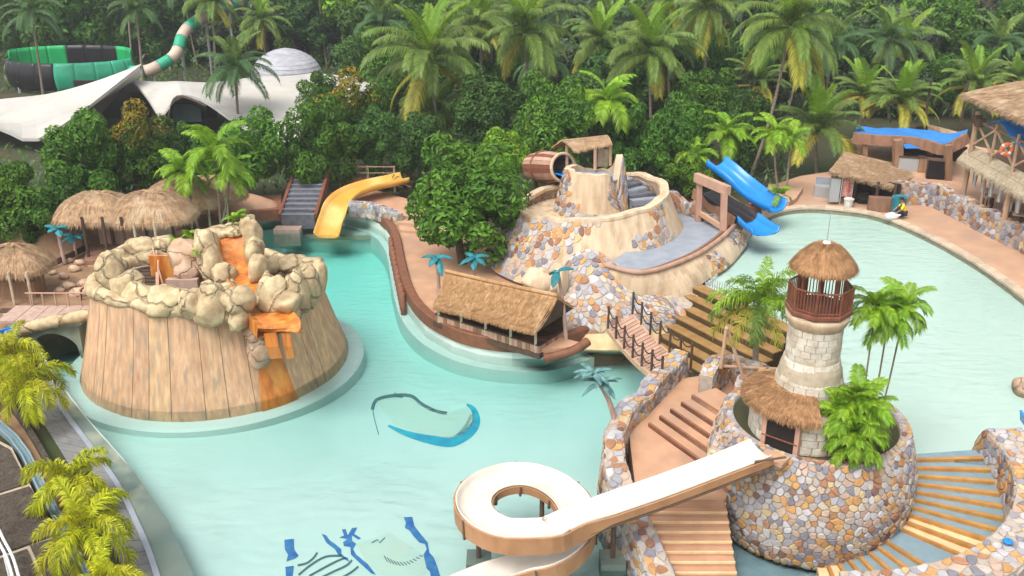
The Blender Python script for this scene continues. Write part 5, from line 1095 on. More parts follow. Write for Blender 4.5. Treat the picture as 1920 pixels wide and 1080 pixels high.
for i, (u, v, lab, m_, sz) in enumerate([(1702, 318, 'grey covered cart parked under the tarpaulin pavilion', 'grey_steel', (1.3, .8, .9)), (1752, 334, 'black cabinet at the right end of the tarpaulin pavilion', 'black', (1.1, .7, 1.2)), (1733, 322, 'brown crate beside the grey cart in the pavilion', 'wood', (.9, .7, 1.0))]):
    p = P(u, v, 3.1); o = thing('market_cart' if i == 0 else ('cabinet' if i == 1 else 'crate'), lab, ('cart', 'cabinet', 'crate')[i], p)
    MB().box(p + Vector((0, 0, sz[2] / 2)), sz, rz=-.3).build('body', M[m_], o); MB().box(p + Vector((0, 0, sz[2] + .04)), (sz[0] + .1, sz[1] + .1, .06), rz=-.3).build('top', M['wood_dark'], o)
    if i == 0: MB().slab(lambda a, b: p + Vector((-.6 + 1.2 * a, -.5 + b, 1.75 - .3 * abs(b - .5))), lambda a, b: p + Vector((-.6 + 1.2 * a, -.5 + b, 1.72 - .3 * abs(b - .5))), 2, 4).build('cover', M['tarp'], o)
th_ = thing('thatched_roof_hut', 'pale pitched thatched roof rising behind the blue tarpaulin', 'hut', Q(1750, 262, 78))
a_, b_ = Q(1738, 232, 78), Q(1800, 248, 77); SK2 = lambda a, t: a_.lerp(b_, a) + Vector((-1.2 * t * (1 - a) + .6 * t, -3.2 * t, -1.2 * t)); rf = shell(th_, SK2, 8, 4, M['thatch_pale'], .12); thatch(rf, SK2, 700, 95, M['thatch_pale'], .25, .06, .03, .2, .2)
SK3 = lambda a, t: a_.lerp(b_, a) + Vector((-1.0 * t, 3 * t, -1.2 * t)); shell(th_, SK3, 6, 3, M['thatch_pale'], .12)
posts(th_, [Q(1728, 262, 75.5), Q(1795, 268, 75)], 3.0, 7.0, .1, M['wood_dark'])
# two storey pavilion at the right edge
pv = thing('two_storey_pavilion', 'two storey open timber pavilion with thatched roof and cross braced railings at right', 'pavilion', P(1850, 400, 3.1))
def PVp(s, d, z):                       # s along the front, d back
    o = Q(1804, 376, 56.5); o.z = 0; e_ = Q(1880, 410, 51.5); e_.z = 0; dr = (e_ - o).normalized(); bkd = Vector((-dr.y, dr.x, 0)); bkd = bkd if bkd.x > 0 else -bkd
    p = o + dr * s + bkd * d; p.z = z; return p
zt = 3.1; z2 = 5.9; zr = 8.3
for s, d, zt_ in ((0, 0, 8.4), (5.2, 0, 6.0), (10, 0, 8.4), (0, 4.0, 8.4), (5.2, 4, 8.4), (10, 4, 8.4), (2.2, 0.05, 6.0)): MB().tube([PVp(s, d, zt - .3), PVp(s, d, zt_)], .16 if s != 2.2 else .08, 8).build('post', M['wood_pale'], pv)
MB().prism([(p.x, p.y) for p in (PVp(-.3, -.2, 0), PVp(10.4, -.2, 0), PVp(10.4, 4.2, 0), PVp(-.3, 4.2, 0))], z2 - .25, z2 - .05).build('upper_floor', M['wood'], pv)
SFr = lambda a, t: PVp(-.5 + 11 * a, .25 - .75 * t, z2 + .35 - .55 * t - .25 * t * t); rf = shell(pv, SFr, 20, 4, M['straw_pale'], .14, 'skirt_roof'); thatch(rf, SFr, 2200, 97, M['straw_pale'], .3, .03, .04, .3, .3)
for k in range(4):
    a_, b_ = PVp(k * 2.5, 0, z2 + .5), PVp(k * 2.5 + 2.5, 0, z2 + .5); c_, d_ = a_ + Vector((0, 0, 1.5)), b_ + Vector((0, 0, 1.5)); MB().tube([a_ - Vector((0, 0, .5)), c_ + Vector((0, 0, .3))], .09, 6).build('post', M['wood_pale'], pv)
    MB().beam(a_, d_, .1).build('cross_brace', M['wood_pale'], pv); MB().beam(b_, c_, .1).build('cross_brace', M['wood_pale'], pv); MB().beam(c_, d_, .12).build('rail', M['wood'], pv)
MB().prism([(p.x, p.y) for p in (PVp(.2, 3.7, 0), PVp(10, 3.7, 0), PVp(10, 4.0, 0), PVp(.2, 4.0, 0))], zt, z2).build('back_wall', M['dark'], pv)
MB().prism([(p.x, p.y) for p in (PVp(.2, 3.7, 0), PVp(10, 3.7, 0), PVp(10, 4.0, 0), PVp(.2, 4.0, 0))], z2, z2 + 2).build('back_screen', M['straw_pale'], pv)
tb = MB(); TS = lambda a, t: PVp(1.2 + 9 * a, -.1 + 2.4 * (1 - t), z2 + 2.2 + .75 * math.exp(-((a - .18) / .16) ** 2) * (1 - .3 * t) + .35 * a - .4 * t + .15 * math.sin(a * 11)); tb.slab(TS, lambda a, t: TS(a, t) - Vector((0, 0, .04)), 30, 5); tb.build('tarpaulin', M['tarp'], pv)
zz0, zz1 = 9.3, 10.1
RS = lambda a, t: PVp(-1.0 + 13 * a, 3.2 - 3.9 * t, zz1 - (zz1 - zz0) * t ** 1.3); rf = shell(pv, RS, 20, 6, M['thatch_pale'], .25); thatch(rf, RS, 2600, 99, M['thatch_pale'], .2, .05, .04, .3, .3)
posts(pv, [PVp(.4, 2.6, 0), PVp(9.5, 2.6, 0)], z2, zz1 - .3, .13, M['wood_pale'])
mb = MB(); mb.sweep([PVp(-.2 + i * .15, -.05, z2 + 2.0 + .1 * math.sin(i)) for i in range(8)], [(-.2, -.2), (.2, -.2), (.2, .25), (-.2, .25)]); mb.build('timber_joint', M['wood_dark'], pv)
for k in range(9):
    c_ = PVp(.8 + k * 1.05, .15, z2 - .45); mb = MB(); SCl = lambda a, t: c_ + Vector((-.22 + .44 * a * (1 - .5 * t) + .11 * t, .06 * math.sin(a * 9), -1.3 * t - .1)); mb.slab(SCl, lambda a, t: SCl(a, t) + Vector((0, .03, 0)), 5, 3); mb.build('cloth_tie', M['white_cloth'], pv)
lf = thing('lifebuoy', 'orange-red ring lifebuoy hanging on the upper railing of the pavilion', 'lifebuoy', Q(1887, 280, 51.2)); c_ = Q(1887, 280, 51.2)
ring = [c_ + Vector((.29 * math.cos(k * math.pi / 12), .0, .29 * math.sin(k * math.pi / 12))) for k in range(25)]; mb = MB(); mb.tube(ring, .085, 8, cap=False); mb.build('ring', M['lifebuoy'], lf, smooth=True)
for k in range(4): a_ = math.pi / 4 + k * math.pi / 2; mb = MB(); mb.tube([c_ + Vector((.29 * math.cos(a_ + s), 0, .29 * math.sin(a_ + s))) for s in (-.18, 0, .18)], .092, 8); mb.build('band', M['white_cloth'], lf)
def chair(p, rz, m, label, group):
    o = thing('dining_chair', label, 'chair', p, group); Rz = Matrix.Rotation(rz, 3, 'Z')
    MB().box(p + Vector((0, 0, .45)), (.45, .45, .05), rz=rz).build('seat', m, o); MB().box(p + Rz @ Vector((0, .21, .75)), (.45, .05, .5), rz=rz).build('backrest', m, o)
    for x in (-.19, .19):
        for y in (-.19, .19): MB().box(p + Rz @ Vector((x, y, .22)), (.05, .05, .44), rz=rz).build('leg', M['wood_dark'], o)
for k, (s, d) in enumerate([(1.4, .9), (2.6, 1.6), (3.8, .8), (4.9, 1.4), (6.2, .9), (7.2, 1.7), (8.2, .8)]):
    chair(PVp(s, d, zt), k * 1.3, M['wood'] if k % 2 else M['white_cloth'], 'brown timber chair under the upper floor of the pavilion' if k % 2 else 'white covered chair under the upper floor of the pavilion', 'brown chairs in the pavilion' if k % 2 else 'white chairs in the pavilion')
for k, (s, d) in enumerate([(2.0, .8), (5.6, .7)]):
    p = PVp(s, d, zt); o = thing('dining_table', ('table by the left post of the pavilion', 'table behind the middle post of the pavilion')[k], 'table', p); MB().box(p + Vector((0, 0, .74)), (.9, .7, .06), rz=-.5).build('top', M['wood_pale'], o); MB().tube([p, p + Vector((0, 0, .72))], .08, 7).build('leg', M['wood_dark'], o)
# ---------------------------------------------------------------- person crouching at the pool edge
def skin_body(name, joints, edges, parent, m, sub=2):
    me = bpy.data.meshes.new(name); off = W[parent.name]; me.from_pydata([tuple(Vector(p) - off) for p, r in joints], edges, []); o = bpy.data.objects.new(name, me); C.collection.objects.link(o); o.parent = parent; W[o.name] = off
    sk = o.modifiers.new('skin', 'SKIN'); sk.use_smooth_shade = True
    for d, (p, r) in zip(me.skin_vertices[0].data, joints): d.radius = (r, r) if not isinstance(r, tuple) else r
    me.skin_vertices[0].data[0].use_root = True
    ss = o.modifiers.new('sub', 'SUBSURF'); ss.levels = sub; ss.render_levels = sub; me.materials.append(m); return o
pp = P(1692, 411, 2.1); pe = thing('person', 'person in yellow shirt and dark trousers crouching at the edge of the upper pool', 'person', pp)
def J(x, y, z): return pp + Vector((x, y, z)) * 1.12
def body(sc_t=1.0, only=None):
    pass
jt = [(J(.10, .12, .36), .15), (J(.02, .10, .58), .145), (J(-.08, .08, .80), .16), (J(-.14, .06, .93), .065), (J(-.20, .04, 1.07), .105), (J(-.22, .03, 1.15), .085),
      (J(-.02, .28, .84), .07), (J(-.16, .34, .62), .055), (J(-.38, .26, .48), .042), (J(-.50, .20, .42), .038),
      (J(-.10, -.14, .84), .07), (J(-.22, -.22, .60), .055), (J(-.42, -.14, .42), .042), (J(-.52, -.08, .34), .038),
      (J(.06, .24, .34), .10), (J(-.30, .28, .46), .08), (J(-.12, .30, .10), .055), (J(-.28, .30, .04), .05),
      (J(.06, -.02, .34), .10), (J(-.30, -.08, .44), .08), (J(-.10, -.08, .10), .055), (J(-.26, -.10, .04), .05)]
ed = [(0, 1), (1, 2), (2, 3), (3, 4), (4, 5), (2, 6), (6, 7), (7, 8), (8, 9), (2, 10), (10, 11), (11, 12), (12, 13), (0, 14), (14, 15), (15, 16), (16, 17), (0, 18), (18, 19), (19, 20), (20, 21)]
skin_body('body', jt, ed, pe, M['skin'])
g_ = lambda idx, k: [(jt[i][0], jt[i][1] * k) for i in idx]
skin_body('shirt', g_([1, 0, 2, 6, 7, 10, 11], 1.16), [(0, 1), (0, 2), (2, 3), (3, 4), (2, 5), (5, 6)], pe, M['shirt'])
skin_body('trousers', g_([0, 14, 15, 16, 18, 19, 20], 1.15), [(0, 1), (1, 2), (2, 3), (0, 4), (4, 5), (5, 6)], pe, M['trousers'])
mb = rock_mesh(7, .1, 12, 8); hc = J(-.19, .045, 1.15); mb.v = [(hc.x + x * .125, hc.y + y * .125, hc.z + z * .10) for x, y, z in mb.v]; mb.build('hair', M['hair'], pe, smooth=True)
p = P(1672, 412, 2.1); mb = rock_mesh(9, .5, 12, 8); mb.v = [(p.x + x * .36, p.y + y * .26, p.z + .2 + z * .24) for x, y, z in mb.v]; single('white_sack', mb, M['white_cloth'], p, 'crumpled white sack on the coping in front of the crouching person', 'sack')
# ---------------------------------------------------------------- far white shell roofs and slides
def surf(name, A, B_, m, root, nu=16, nv=8, sag=0.0, th=.25, under=True):
    a, b = Poly(smooth_path([Q(*p) for p in A], 4)), Poly(smooth_path([Q(*p) for p in B_], 4))
    S = lambda u, v: a.at(u).lerp(b.at(u), v) + Vector((0, 0, sag * math.sin(math.pi * v)))
    mb = MB(); mb.slab(S, lambda u, v: S(u, v) - Vector((0, 0, th)), nu, nv); return mb.build(name, m, root, smooth=False)
wr = thing('white_shell_roof', 'sweeping white shell roof ending in a raised point, left of the gap', 'roof shelter', Q(120, 250, 84))
surf('shell', [(-120, 205, 92), (0, 186, 92), (90, 176, 92), (180, 152, 91), (264, 120, 90)], [(-120, 200, 80), (0, 240, 79), (60, 262, 78), (130, 225, 80), (262, 124, 88)], M['white_roof'], wr, sag=-.8)
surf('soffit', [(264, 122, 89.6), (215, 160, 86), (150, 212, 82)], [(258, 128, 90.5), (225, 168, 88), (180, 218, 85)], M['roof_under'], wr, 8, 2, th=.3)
for u, v, Y in ((190, 215, 84), (255, 215, 86), (20, 265, 80)): p = Q(u, v, Y); MB().tube([Vector((p.x, p.y, .5)), p], .14, 7).build('post', M['wood_dark'], wr)
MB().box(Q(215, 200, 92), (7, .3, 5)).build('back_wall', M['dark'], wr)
wr2 = thing('white_shell_roof', 'large white draped shell roof with arched opening below the grey dome', 'roof shelter', Q(420, 230, 82))
surf('shell', [(240, 148, 90), (330, 156, 92), (420, 152, 94), (520, 138, 96), (600, 138, 96), (720, 150, 97)], [(300, 222, 84), (330, 182, 83.5), (350, 178, 83.5), (386, 190, 83), (470, 245, 80), (560, 262, 79), (640, 225, 82)], M['white_roof'], wr2, 24, 10, sag=.6)
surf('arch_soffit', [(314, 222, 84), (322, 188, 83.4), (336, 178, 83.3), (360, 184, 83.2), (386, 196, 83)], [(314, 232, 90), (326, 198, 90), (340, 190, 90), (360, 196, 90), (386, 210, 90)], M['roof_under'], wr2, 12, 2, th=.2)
MB().box(Q(350, 212, 88), (2.6, .2, 1.6)).build('window', M['tile_blue'], wr2)
MB().box(Q(330, 215, 92), (8, .3, 4)).build('back_wall', M['wood_dark'], wr2)
gd = thing('grey_dome', 'grey shingled dome roof rising behind the white shell roof', 'dome', Q(540, 150, 98)); cdm = Q(540, 160, 98); cdm.z = 0; zb_ = Q(540, 145, 98).z; ztp = Q(520, 90, 98).z
sl_ = 14
for k in range(9):
    t0, t1 = k / 9, (k + 1) / 9; R0 = 3.5 * math.sin(math.pi / 2 * (t0 ** .8)); R1 = 3.5 * math.sin(math.pi / 2 * t1 ** .8)
    mb = MB(); mb.lathe([(max(R0 - .02, .02), ztp - (ztp - zb_) * t0 ** 1.35 + .03), (R1 + .05, ztp - (ztp - zb_) * t1 ** 1.35 - .02), (R1 - .05, ztp - (ztp - zb_) * t1 ** 1.35 - .12)], cdm, 30); mb.build('shingle_course', M['grey_dome'], gd)
MB().lathe([(3.2, 0.4), (3.2, zb_)], cdm, 24).build('wall', M['white_roof'], gd)
bw_ = thing('bowl_slide', 'big green and black bowl slide behind the white shell roof', 'water slide', Q(140, 150, 108)); cb_ = Q(138, 150, 108); Rb = (Q(255, 150, 108).x - Q(28, 150, 108).x) / 2
z0_, z1_ = Q(138, 168, 108 - Rb * .5).z, Q(138, 105, 112).z
for k in range(20):
    a0, a1 = k * 2 * math.pi / 20, (k + 1) * 2 * math.pi / 20; near = math.sin((a0 + a1) / 2) < 0
    col = ['green_slide', 'green_slide', 'green_slide', 'black', 'black', 'black', 'green_slide', 'green_slide', 'green_slide', 'green_slide'][k % 10] if not near else ['mint_slide', 'black', 'black', 'black', 'black', 'mint_slide', 'mint_slide', 'mint_slide', 'mint_slide', 'mint_slide'][k % 10]
    top_ = z0_ + (2.9 if near else 3.7)
    f = lambda u, v, d: Vector((cb_.x + (Rb + .35 * math.sin(math.pi * v) * (1 if near else 0) + d) * math.cos(a0 + (a1 - a0) * u), cb_.y + (Rb * .62 + .35 * math.sin(math.pi * v) * (1 if near else 0) + d) * math.sin(a0 + (a1 - a0) * u), z0_ + (top_ - z0_) * v))
    MB().slab(lambda u, v: f(u, v, 0), lambda u, v: f(u, v, -.12), 6, 8).build('segment', M[col], bw_, smooth=True)
for k in range(8): a = k * math.pi / 4; p = Vector((cb_.x + Rb * math.cos(a), cb_.y + Rb * .6 * math.sin(a), 0)); MB().tube([p, p + Vector((0, 0, z0_ + .2))], .15, 6).build('support', M['grey_steel'], bw_)
ts = thing('tube_slide', 'winding enclosed tube slide banded in mint green and pale pink among the trees', 'water slide', Q(300, 120, 108))
tpth = smooth_path([Q(245, 134, 106), Q(275, 133, 106), Q(300, 122, 107), Q(325, 106, 108), Q(335, 88, 109), Q(340, 70, 110), Q(350, 54, 111), Q(362, 44, 112), Q(378, 34, 113), Q(396, 24, 115), Q(430, 10, 120), Q(470, -6, 126)], 4)
TP = Poly(tpth); nseg = 16
for k in range(nseg):
    mb = MB(); r0 = .62 if k else .62; mb.tube([TP.at((k + j / 4) / nseg) for j in range(5)], .64, 12); mb.build('segment', M['mint_slide' if k % 2 == 0 else 'pink_slide'], ts, smooth=True)
for t in (.1, .3, .5, .75): p = TP.at(t); MB().tube([Vector((p.x, p.y, .5)), p - Vector((0, 0, .5))], .16, 7).build('support', M['grey_steel'], ts)
rr2 = thing('red_roof_hut', 'small hut with faded red pitched roof among trees behind the tall palms', 'hut', Q(682, 120, 110)); a_, b_ = Q(672, 88, 112), Q(698, 82, 112)
S4 = lambda a, t: a_.lerp(b_, a) + Vector((-.6 * t, -2.2 * t, -2.0 * t)); shell(rr2, S4, 4, 3, M['kerb'], .15); MB().box(Q(685, 118, 110), (2.4, 2, 3)).build('wall', M['pink_concrete'], rr2)
# ---------------------------------------------------------------- bottom left: planter strip, channel, dark stone wall, rail
dw = thing('dark_stone_terrace', 'dark rough stone terrace with pale joints at the lower left corner', 'terrace', P(30, 980, .9)); dw['kind'] = 'structure'
qs = [[(-60, 800), (18, 842), (52, 905), (-60, 940)], [(-60, 948), (55, 912), (108, 1000), (-60, 1060)], [(56, 1022), (110, 1004), (150, 1080), (90, 1100)], [(-60, 1066), (50, 1028), (84, 1104), (-60, 1160)], [(90, 1104), (152, 1086), (190, 1180), (100, 1200)]]
for q in qs: MB().prism([(p.x, p.y) for p in pxs(q, 1.0)], .3, .98 + .04 * rnd.random()).build('block', M['dark_stone'], dw)
MB().prism([(p.x, p.y) for p in pxs([(-70, 790), (22, 838), (200, 1200), (-70, 1200)], .95)], .2, .93).build('joint_bed', M['sand_joint'], dw)
pbd = thing('palm_planter', 'long narrow planting bed with stone edge under the golden palms', 'planter', P(120, 960, .5)); pbd['kind'] = 'structure'
pa, pb2 = [P(u, v, .6) for u, v in [(-40, 690), (40, 790), (95, 880), (150, 980), (195, 1080), (230, 1180)]], [P(u, v, .6) for u, v in [(-90, 740), (22, 830), (75, 925), (118, 1010), (150, 1080), (190, 1180)]]
MB().prism([(p.x, p.y) for p in pa + pb2[::-1]], .2, .62).build('soil', M['bank'], pbd)
mb = MB(); mb.sweep(smooth_path(pa, 3), [(-.1, -.3), (.1, -.3), (.1, .25), (-.1, .25)]); mb.build('edge', M['dark_stone'], pbd)
gt = thing('teal_channel', 'narrow teal lined water channel between the dark terrace and the golden palms', 'channel', P(50, 850, .9)); mb = MB(); mb.sweep(smooth_path([p + Vector((.1, 0, .12)) for p in pb2], 3), [(-.16, -.1), (.16, -.1), (.16, .18), (.10, .18), (.10, 0), (-.10, 0), (-.10, .18), (-.16, .18)]); mb.build('lining', M['tile_blue'], gt)
wl = thing('white_handrail', 'white metal handrail at the bottom left corner', 'handrail', P(10, 1060, 1.5))
for du in (0, 12):
    mb = MB(); mb.tube(smooth_path([P(-40 + du, 940, 2.0), P(-6 + du, 1010, 2.0), P(14 + du, 1050, 2.0), P(36 + du, 1130, 2.0)], 5), .045, 7); mb.build('rail', M['white_metal'], wl, smooth=True)
for v, u in ((985, -18), (1040, 8), (1090, 22)): p = P(u, v, 2.0); MB().tube([Vector((p.x, p.y, .9)), p], .04, 7).build('post', M['white_metal'], wl)
bb = thing('blue_tub', 'small bright blue tub half hidden behind the golden palms at the bridge end', 'tub', P(16, 628, 1.3)); mb = MB(); p = P(16, 632, 1.2); mb.lathe([(.02, 1.0), (.34, 1.0), (.42, 1.5), (.36, 1.5), (.30, 1.1), (.02, 1.1)], Vector((p.x, p.y, 0)), 16); mb.build('body', M['blue'], bb)
pq = Vector((14.25, 22.85, 2.93)); mb = MB(); mb.lathe([(.02, -.05), (.13, -.05), (.15, 0), (.13, .03), (.02, .04)], pq, 14); tag(mb.build('blue_plaque', M['blue'], loc=pq), 'small bright blue round plaque on top of the curved rubble wall', 'plaque')
p = P(1926, 728, 2.0); mb = rock_mesh(321, .3, 14, 9); mb.v = [(p.x + x * .55, p.y + y * .5, p.z + z * .45) for x, y, z in mb.v]; tag(mb.build('boulder', M['rock_pink'], loc=p, smooth=True), 'dark boulder standing in the upper pool at the right edge', 'boulder')
wp = MB(); p = P(1905, 955, 2.6); wp.tube([p + Vector((-.02, 0, -.2)), p + Vector((0, 0, .06))], [.13, .15], 12)
# ---------------------------------------------------------------- palm fronds (shared meshes)
def frond_mesh(name, e0, bend, n, lf, wl, droop, m, seed, plume=False, power=1.3, rach=.012):
    r = random.Random(seed); mb = MB(); K = 12; pts = [Vector((0, 0, 0))]; e0, bend = math.radians(e0), math.radians(bend); tw = r.uniform(-.15, .15)
    def tangent(s): e = e0 - bend * s ** power; return Vector((math.cos(e), tw * s, math.sin(e))).normalized()
    for i in range(K): pts.append(pts[-1] + tangent((i + .5) / K) / K)
    pl = Poly(pts); mb.tube(pts[::2] + [pts[-1]] if K % 2 else pts[::2], [rach * (1 - .8 * i / (K // 2)) for i in range(K // 2 + 1)], 3, cap=False)
    for i in range(n):
        s = .10 + .90 * (i + .5) / n; p = pl.at(s); t = tangent(s); sd = Vector((0, 1, 0)); up = sd.cross(t) * -1
        up = t.cross(sd) * -1 if t.cross(sd).z < 0 else t.cross(sd)
        for sg in (-1, 1):
            L = lf * (math.sin(math.pi * min(.12 + .80 * s, 1)) ** .6) * r.uniform(.82, 1.1); fw = .35 + .6 * s
            dv = (sd * sg * (1 if not plume else r.uniform(.4, 1)) + t * fw + up * (.25 if not plume else r.uniform(-.7, .9))).normalized()
            mid = p + dv * L * .45 + Vector((0, 0, -.06 * droop * L)); tip = p + dv * L * (1 - .25 * droop) + Vector((0, 0, -droop * L * .75))
            w_ = t * wl * r.uniform(.8, 1.2)
            mb.add([p - w_ * .4, p + w_ * .4, mid + w_, mid - w_, tip], [(0, 1, 2, 3), (3, 2, 4)])
    me = mb.mesh(name, m); me.name = name; return me
def set_of(tag_, rows): return [[frond_mesh(tag_, *a, seed=31 * i + j) for j in range(2)] for i, a in enumerate(rows)]
F_ = M
KIND = {
 'coconut': dict(tiers=[(78, 50), (58, 88), (34, 100), (6, 85), (-28, 55)], n=[5, 6, 7, 6, 4], mats=['frond_young', 'frond', 'frond', 'frond', 'frond_old'], args=(38, .25, .015, .75)),
 'dark': dict(tiers=[(75, 55), (50, 90), (22, 95), (-10, 70)], n=[5, 6, 6, 4], mats=['frond', 'frond_dark', 'frond_dark', 'frond_dark'], args=(32, .26, .017, .6)),
 'low': dict(tiers=[(80, 40), (62, 75), (40, 95), (15, 85)], n=[5, 7, 7, 6], mats=['frond_young', 'frond', 'frond', 'frond_old'], args=(38, .24, .015, .5)),
 'lime': dict(tiers=[(70, 70), (40, 95), (12, 95), (-12, 60)], n=[3, 4, 4, 2], mats=['frond_lime', 'frond_lime', 'frond_lime', 'frond_lime'], args=(19, .40, .036, .5)),
 'gold': dict(tiers=[(75, 80), (45, 110), (18, 120), (-10, 80)], n=[2, 4, 5, 4], mats=['frond_gold', 'frond_gold', 'frond_gold', 'frond_gold'], args=(74, .27, .016, .5)),
 'plume': dict(tiers=[(75, 70), (48, 100), (20, 105), (-12, 70)], n=[3, 5, 5, 3], mats=['frond_young', 'frond_young', 'frond', 'frond_old'], args=(50, .27, .015, .5)),
}
for k_, d in KIND.items():
    d['mesh'] = []
    for i, (e0, be) in enumerate(d['tiers']):
        n, lf, wl, dr = d['args']
        d['mesh'].append([frond_mesh('frond', e0, be, n, lf, wl, dr, M[d['mats'][i]], 31 * i + j + len(k_), plume=k_ in ('gold', 'plume')) for j in range(2)])
def palm(kind, base, crown, L, label, group=None, seed=0, name='coconut_palm', r0=.17, r1=.10, bark='bark', nuts=False, scale_n=1.0, shaft=None):
    r = random.Random(seed + 1000); root = thing(name, label, 'palm tree', base, group); d = KIND[kind]
    mid = base.lerp(crown, .45) + Vector(((base.x - crown.x) * -.18, 0, 0)); pts = smooth_path([base - Vector((0, 0, .3)), mid, crown], 5)
    mb = MB(); k = len(pts); mb.tube(pts, [r0 + (r1 - r0) * (i / (k - 1)) ** .6 + (.08 * r0 / .17 if i == 0 else 0) for i in range(k)], 8); mb.build('trunk', M[bark], root, smooth=True)
    if shaft: mb = MB(); mb.tube([pts[-1], pts[-1] + Vector((0, 0, shaft))], [r1 * 1.05, r1 * .6], 8); mb.build('crownshaft', M['bark_green'], root, smooth=True); crown = crown + Vector((0, 0, shaft))
    g = r.uniform(0, 6)
    for ti, cnt in enumerate(d['n']):
        for j in range(max(1, round(cnt * scale_n))):
            g += 2.39996 + r.uniform(-.25, .25); me = d['mesh'][ti][r.randrange(2)]; s = L * r.uniform(.82, 1.1)
            o = link('frond', me, root, tuple(crown - base + Vector((0, 0, .15 * L * .1 * (2 - ti)))), (r.uniform(-.12, .12), r.uniform(-.14, .14), g), (s, s, s))
    if nuts:
        for j in range(6):
            a = j * 1.05; mb = rock_mesh(j, .08, 8, 6); c = crown + Vector((.28 * math.cos(a), .28 * math.sin(a), -.35)); mb.v = [(c.x + x * .14, c.y + y * .14, c.z + z * .17) for x, y, z in mb.v]; mb.build('coconut', M['frond_old'] if j % 2 else M['tan'], root, smooth=True)
    return root
def pxpalm(kind, b, c, Lpx, label, h=.6, seed=0, **kw):
    base = P(b[0], b[1], h); crown = Q(c[0], c[1], base.y); dep = base.y * CP + (CAMZ - crown.z) * SP
    return palm(kind, base, crown, Lpx * dep / FPX, label, seed=seed, **kw)
# ---------------------------------------------------------------- broadleaf crowns (shared meshes)
def crown_mesh(seed, n, leaf, m, m2=None, tilt=0.0, flat=1.0, nb=40, shrink=.55):
    r = random.Random(seed); blobs = []
    for i in range(nb):
        while True:
            p = Vector((r.uniform(-1, 1), r.uniform(-1, 1), r.uniform(-1, 1)))
            if .25 < p.length < 1: break
        p = p.normalized() * r.uniform(.30, .90); blobs.append((p, r.uniform(.16, .34)))
    mb = MB(); cnt = 0
    while cnt < n:
        p, rad = blobs[r.randrange(nb)]; d = Vector((r.gauss(0, 1), r.gauss(0, 1), r.gauss(.15, 1))).normalized(); q = p + d * rad * r.uniform(.80, 1.06)
        if any((q - bp).length < br * .72 for bp, br in blobs): continue
        nrm = (d + Vector((r.gauss(0, .45), r.gauss(0, .45), r.gauss(.25, .45)))).normalized(); a = nrm.orthogonal().normalized(); a.rotate(Matrix.Rotation(r.uniform(0, 6.28), 3, nrm)); b = nrm.cross(a); l = leaf * r.uniform(.6, 1.25)
        mi = 1 if (m2 and q.z > .25 and r.random() < .75 * (q.z + .1)) else 0
        mb.add([q - a * l, q + b * l * .45 + nrm * l * .1, q + a * l - nrm * l * .15, q - b * l * .45 + nrm * l * .1], [(0, 1, 2), (0, 2, 3)], mi); cnt += 1
    return mb.mesh('crown', [m, m2] if m2 else [m])
CR = {'green': [crown_mesh(s, 8500, .062, M['leaf']) for s in (1, 2, 3)], 'dark': [crown_mesh(s, 7000, .068, M['leaf_dark']) for s in (4, 5)],
      'bright': [crown_mesh(s, 8000, .062, M['leaf_bright']) for s in (6, 7)], 'orange': [crown_mesh(8, 8500, .062, M['leaf'], M['leaf_orange'])],
      'grey': [crown_mesh(s, 6000, .065, M['leaf_grey']) for s in (9, 10)], 'brown': [crown_mesh(11, 5000, .065, M['leaf_brown'])]}
TR = MB()
def tree(kind, base, c, rx, ry, rz, label, group=None, seed=0, name='broadleaf_tree', cat='tree', trunk='bark_dark'):
    r = random.Random(seed + 77); root = thing(name, label, cat, base, group)
    mb = MB(); tp = c - Vector((0, 0, rz * .25)); mb.tube(smooth_path([base - Vector((0, 0, .3)), base.lerp(tp, .5) + Vector((r.uniform(-.3, .3), r.uniform(-.3, .3), 0)), tp], 3), [.30, .27, .24, .21, .18, .15, .12], 7)
    tk = mb.build('trunk', M[trunk], root, smooth=True)
    for k in range(4):
        a = k * 1.6 + r.uniform(0, 1); MB().tube([base.lerp(tp, .65), c + Vector((rx * .55 * math.cos(a), ry * .55 * math.sin(a), rz * r.uniform(-.1, .4)))], [.11, .04], 5).build('limb', M[trunk], tk)
    link('crown', r.choice(CR[kind]), root, tuple(c - base), (0, 0, r.uniform(0, 6.28)), (rx, ry, rz)); return root
def pxtree(kind, b, c, wh, label, h=.6, seed=0, **kw):
    base = P(b[0], b[1], h); cc = Q(c[0], c[1], base.y); dep = base.y * CP + (CAMZ - cc.z) * SP; rx, rz = wh[0] * dep / FPX, wh[1] * dep / FPX / .94
    return tree(kind, base, cc, rx, (rx + rz) / 2, rz, label, seed=seed, **kw)
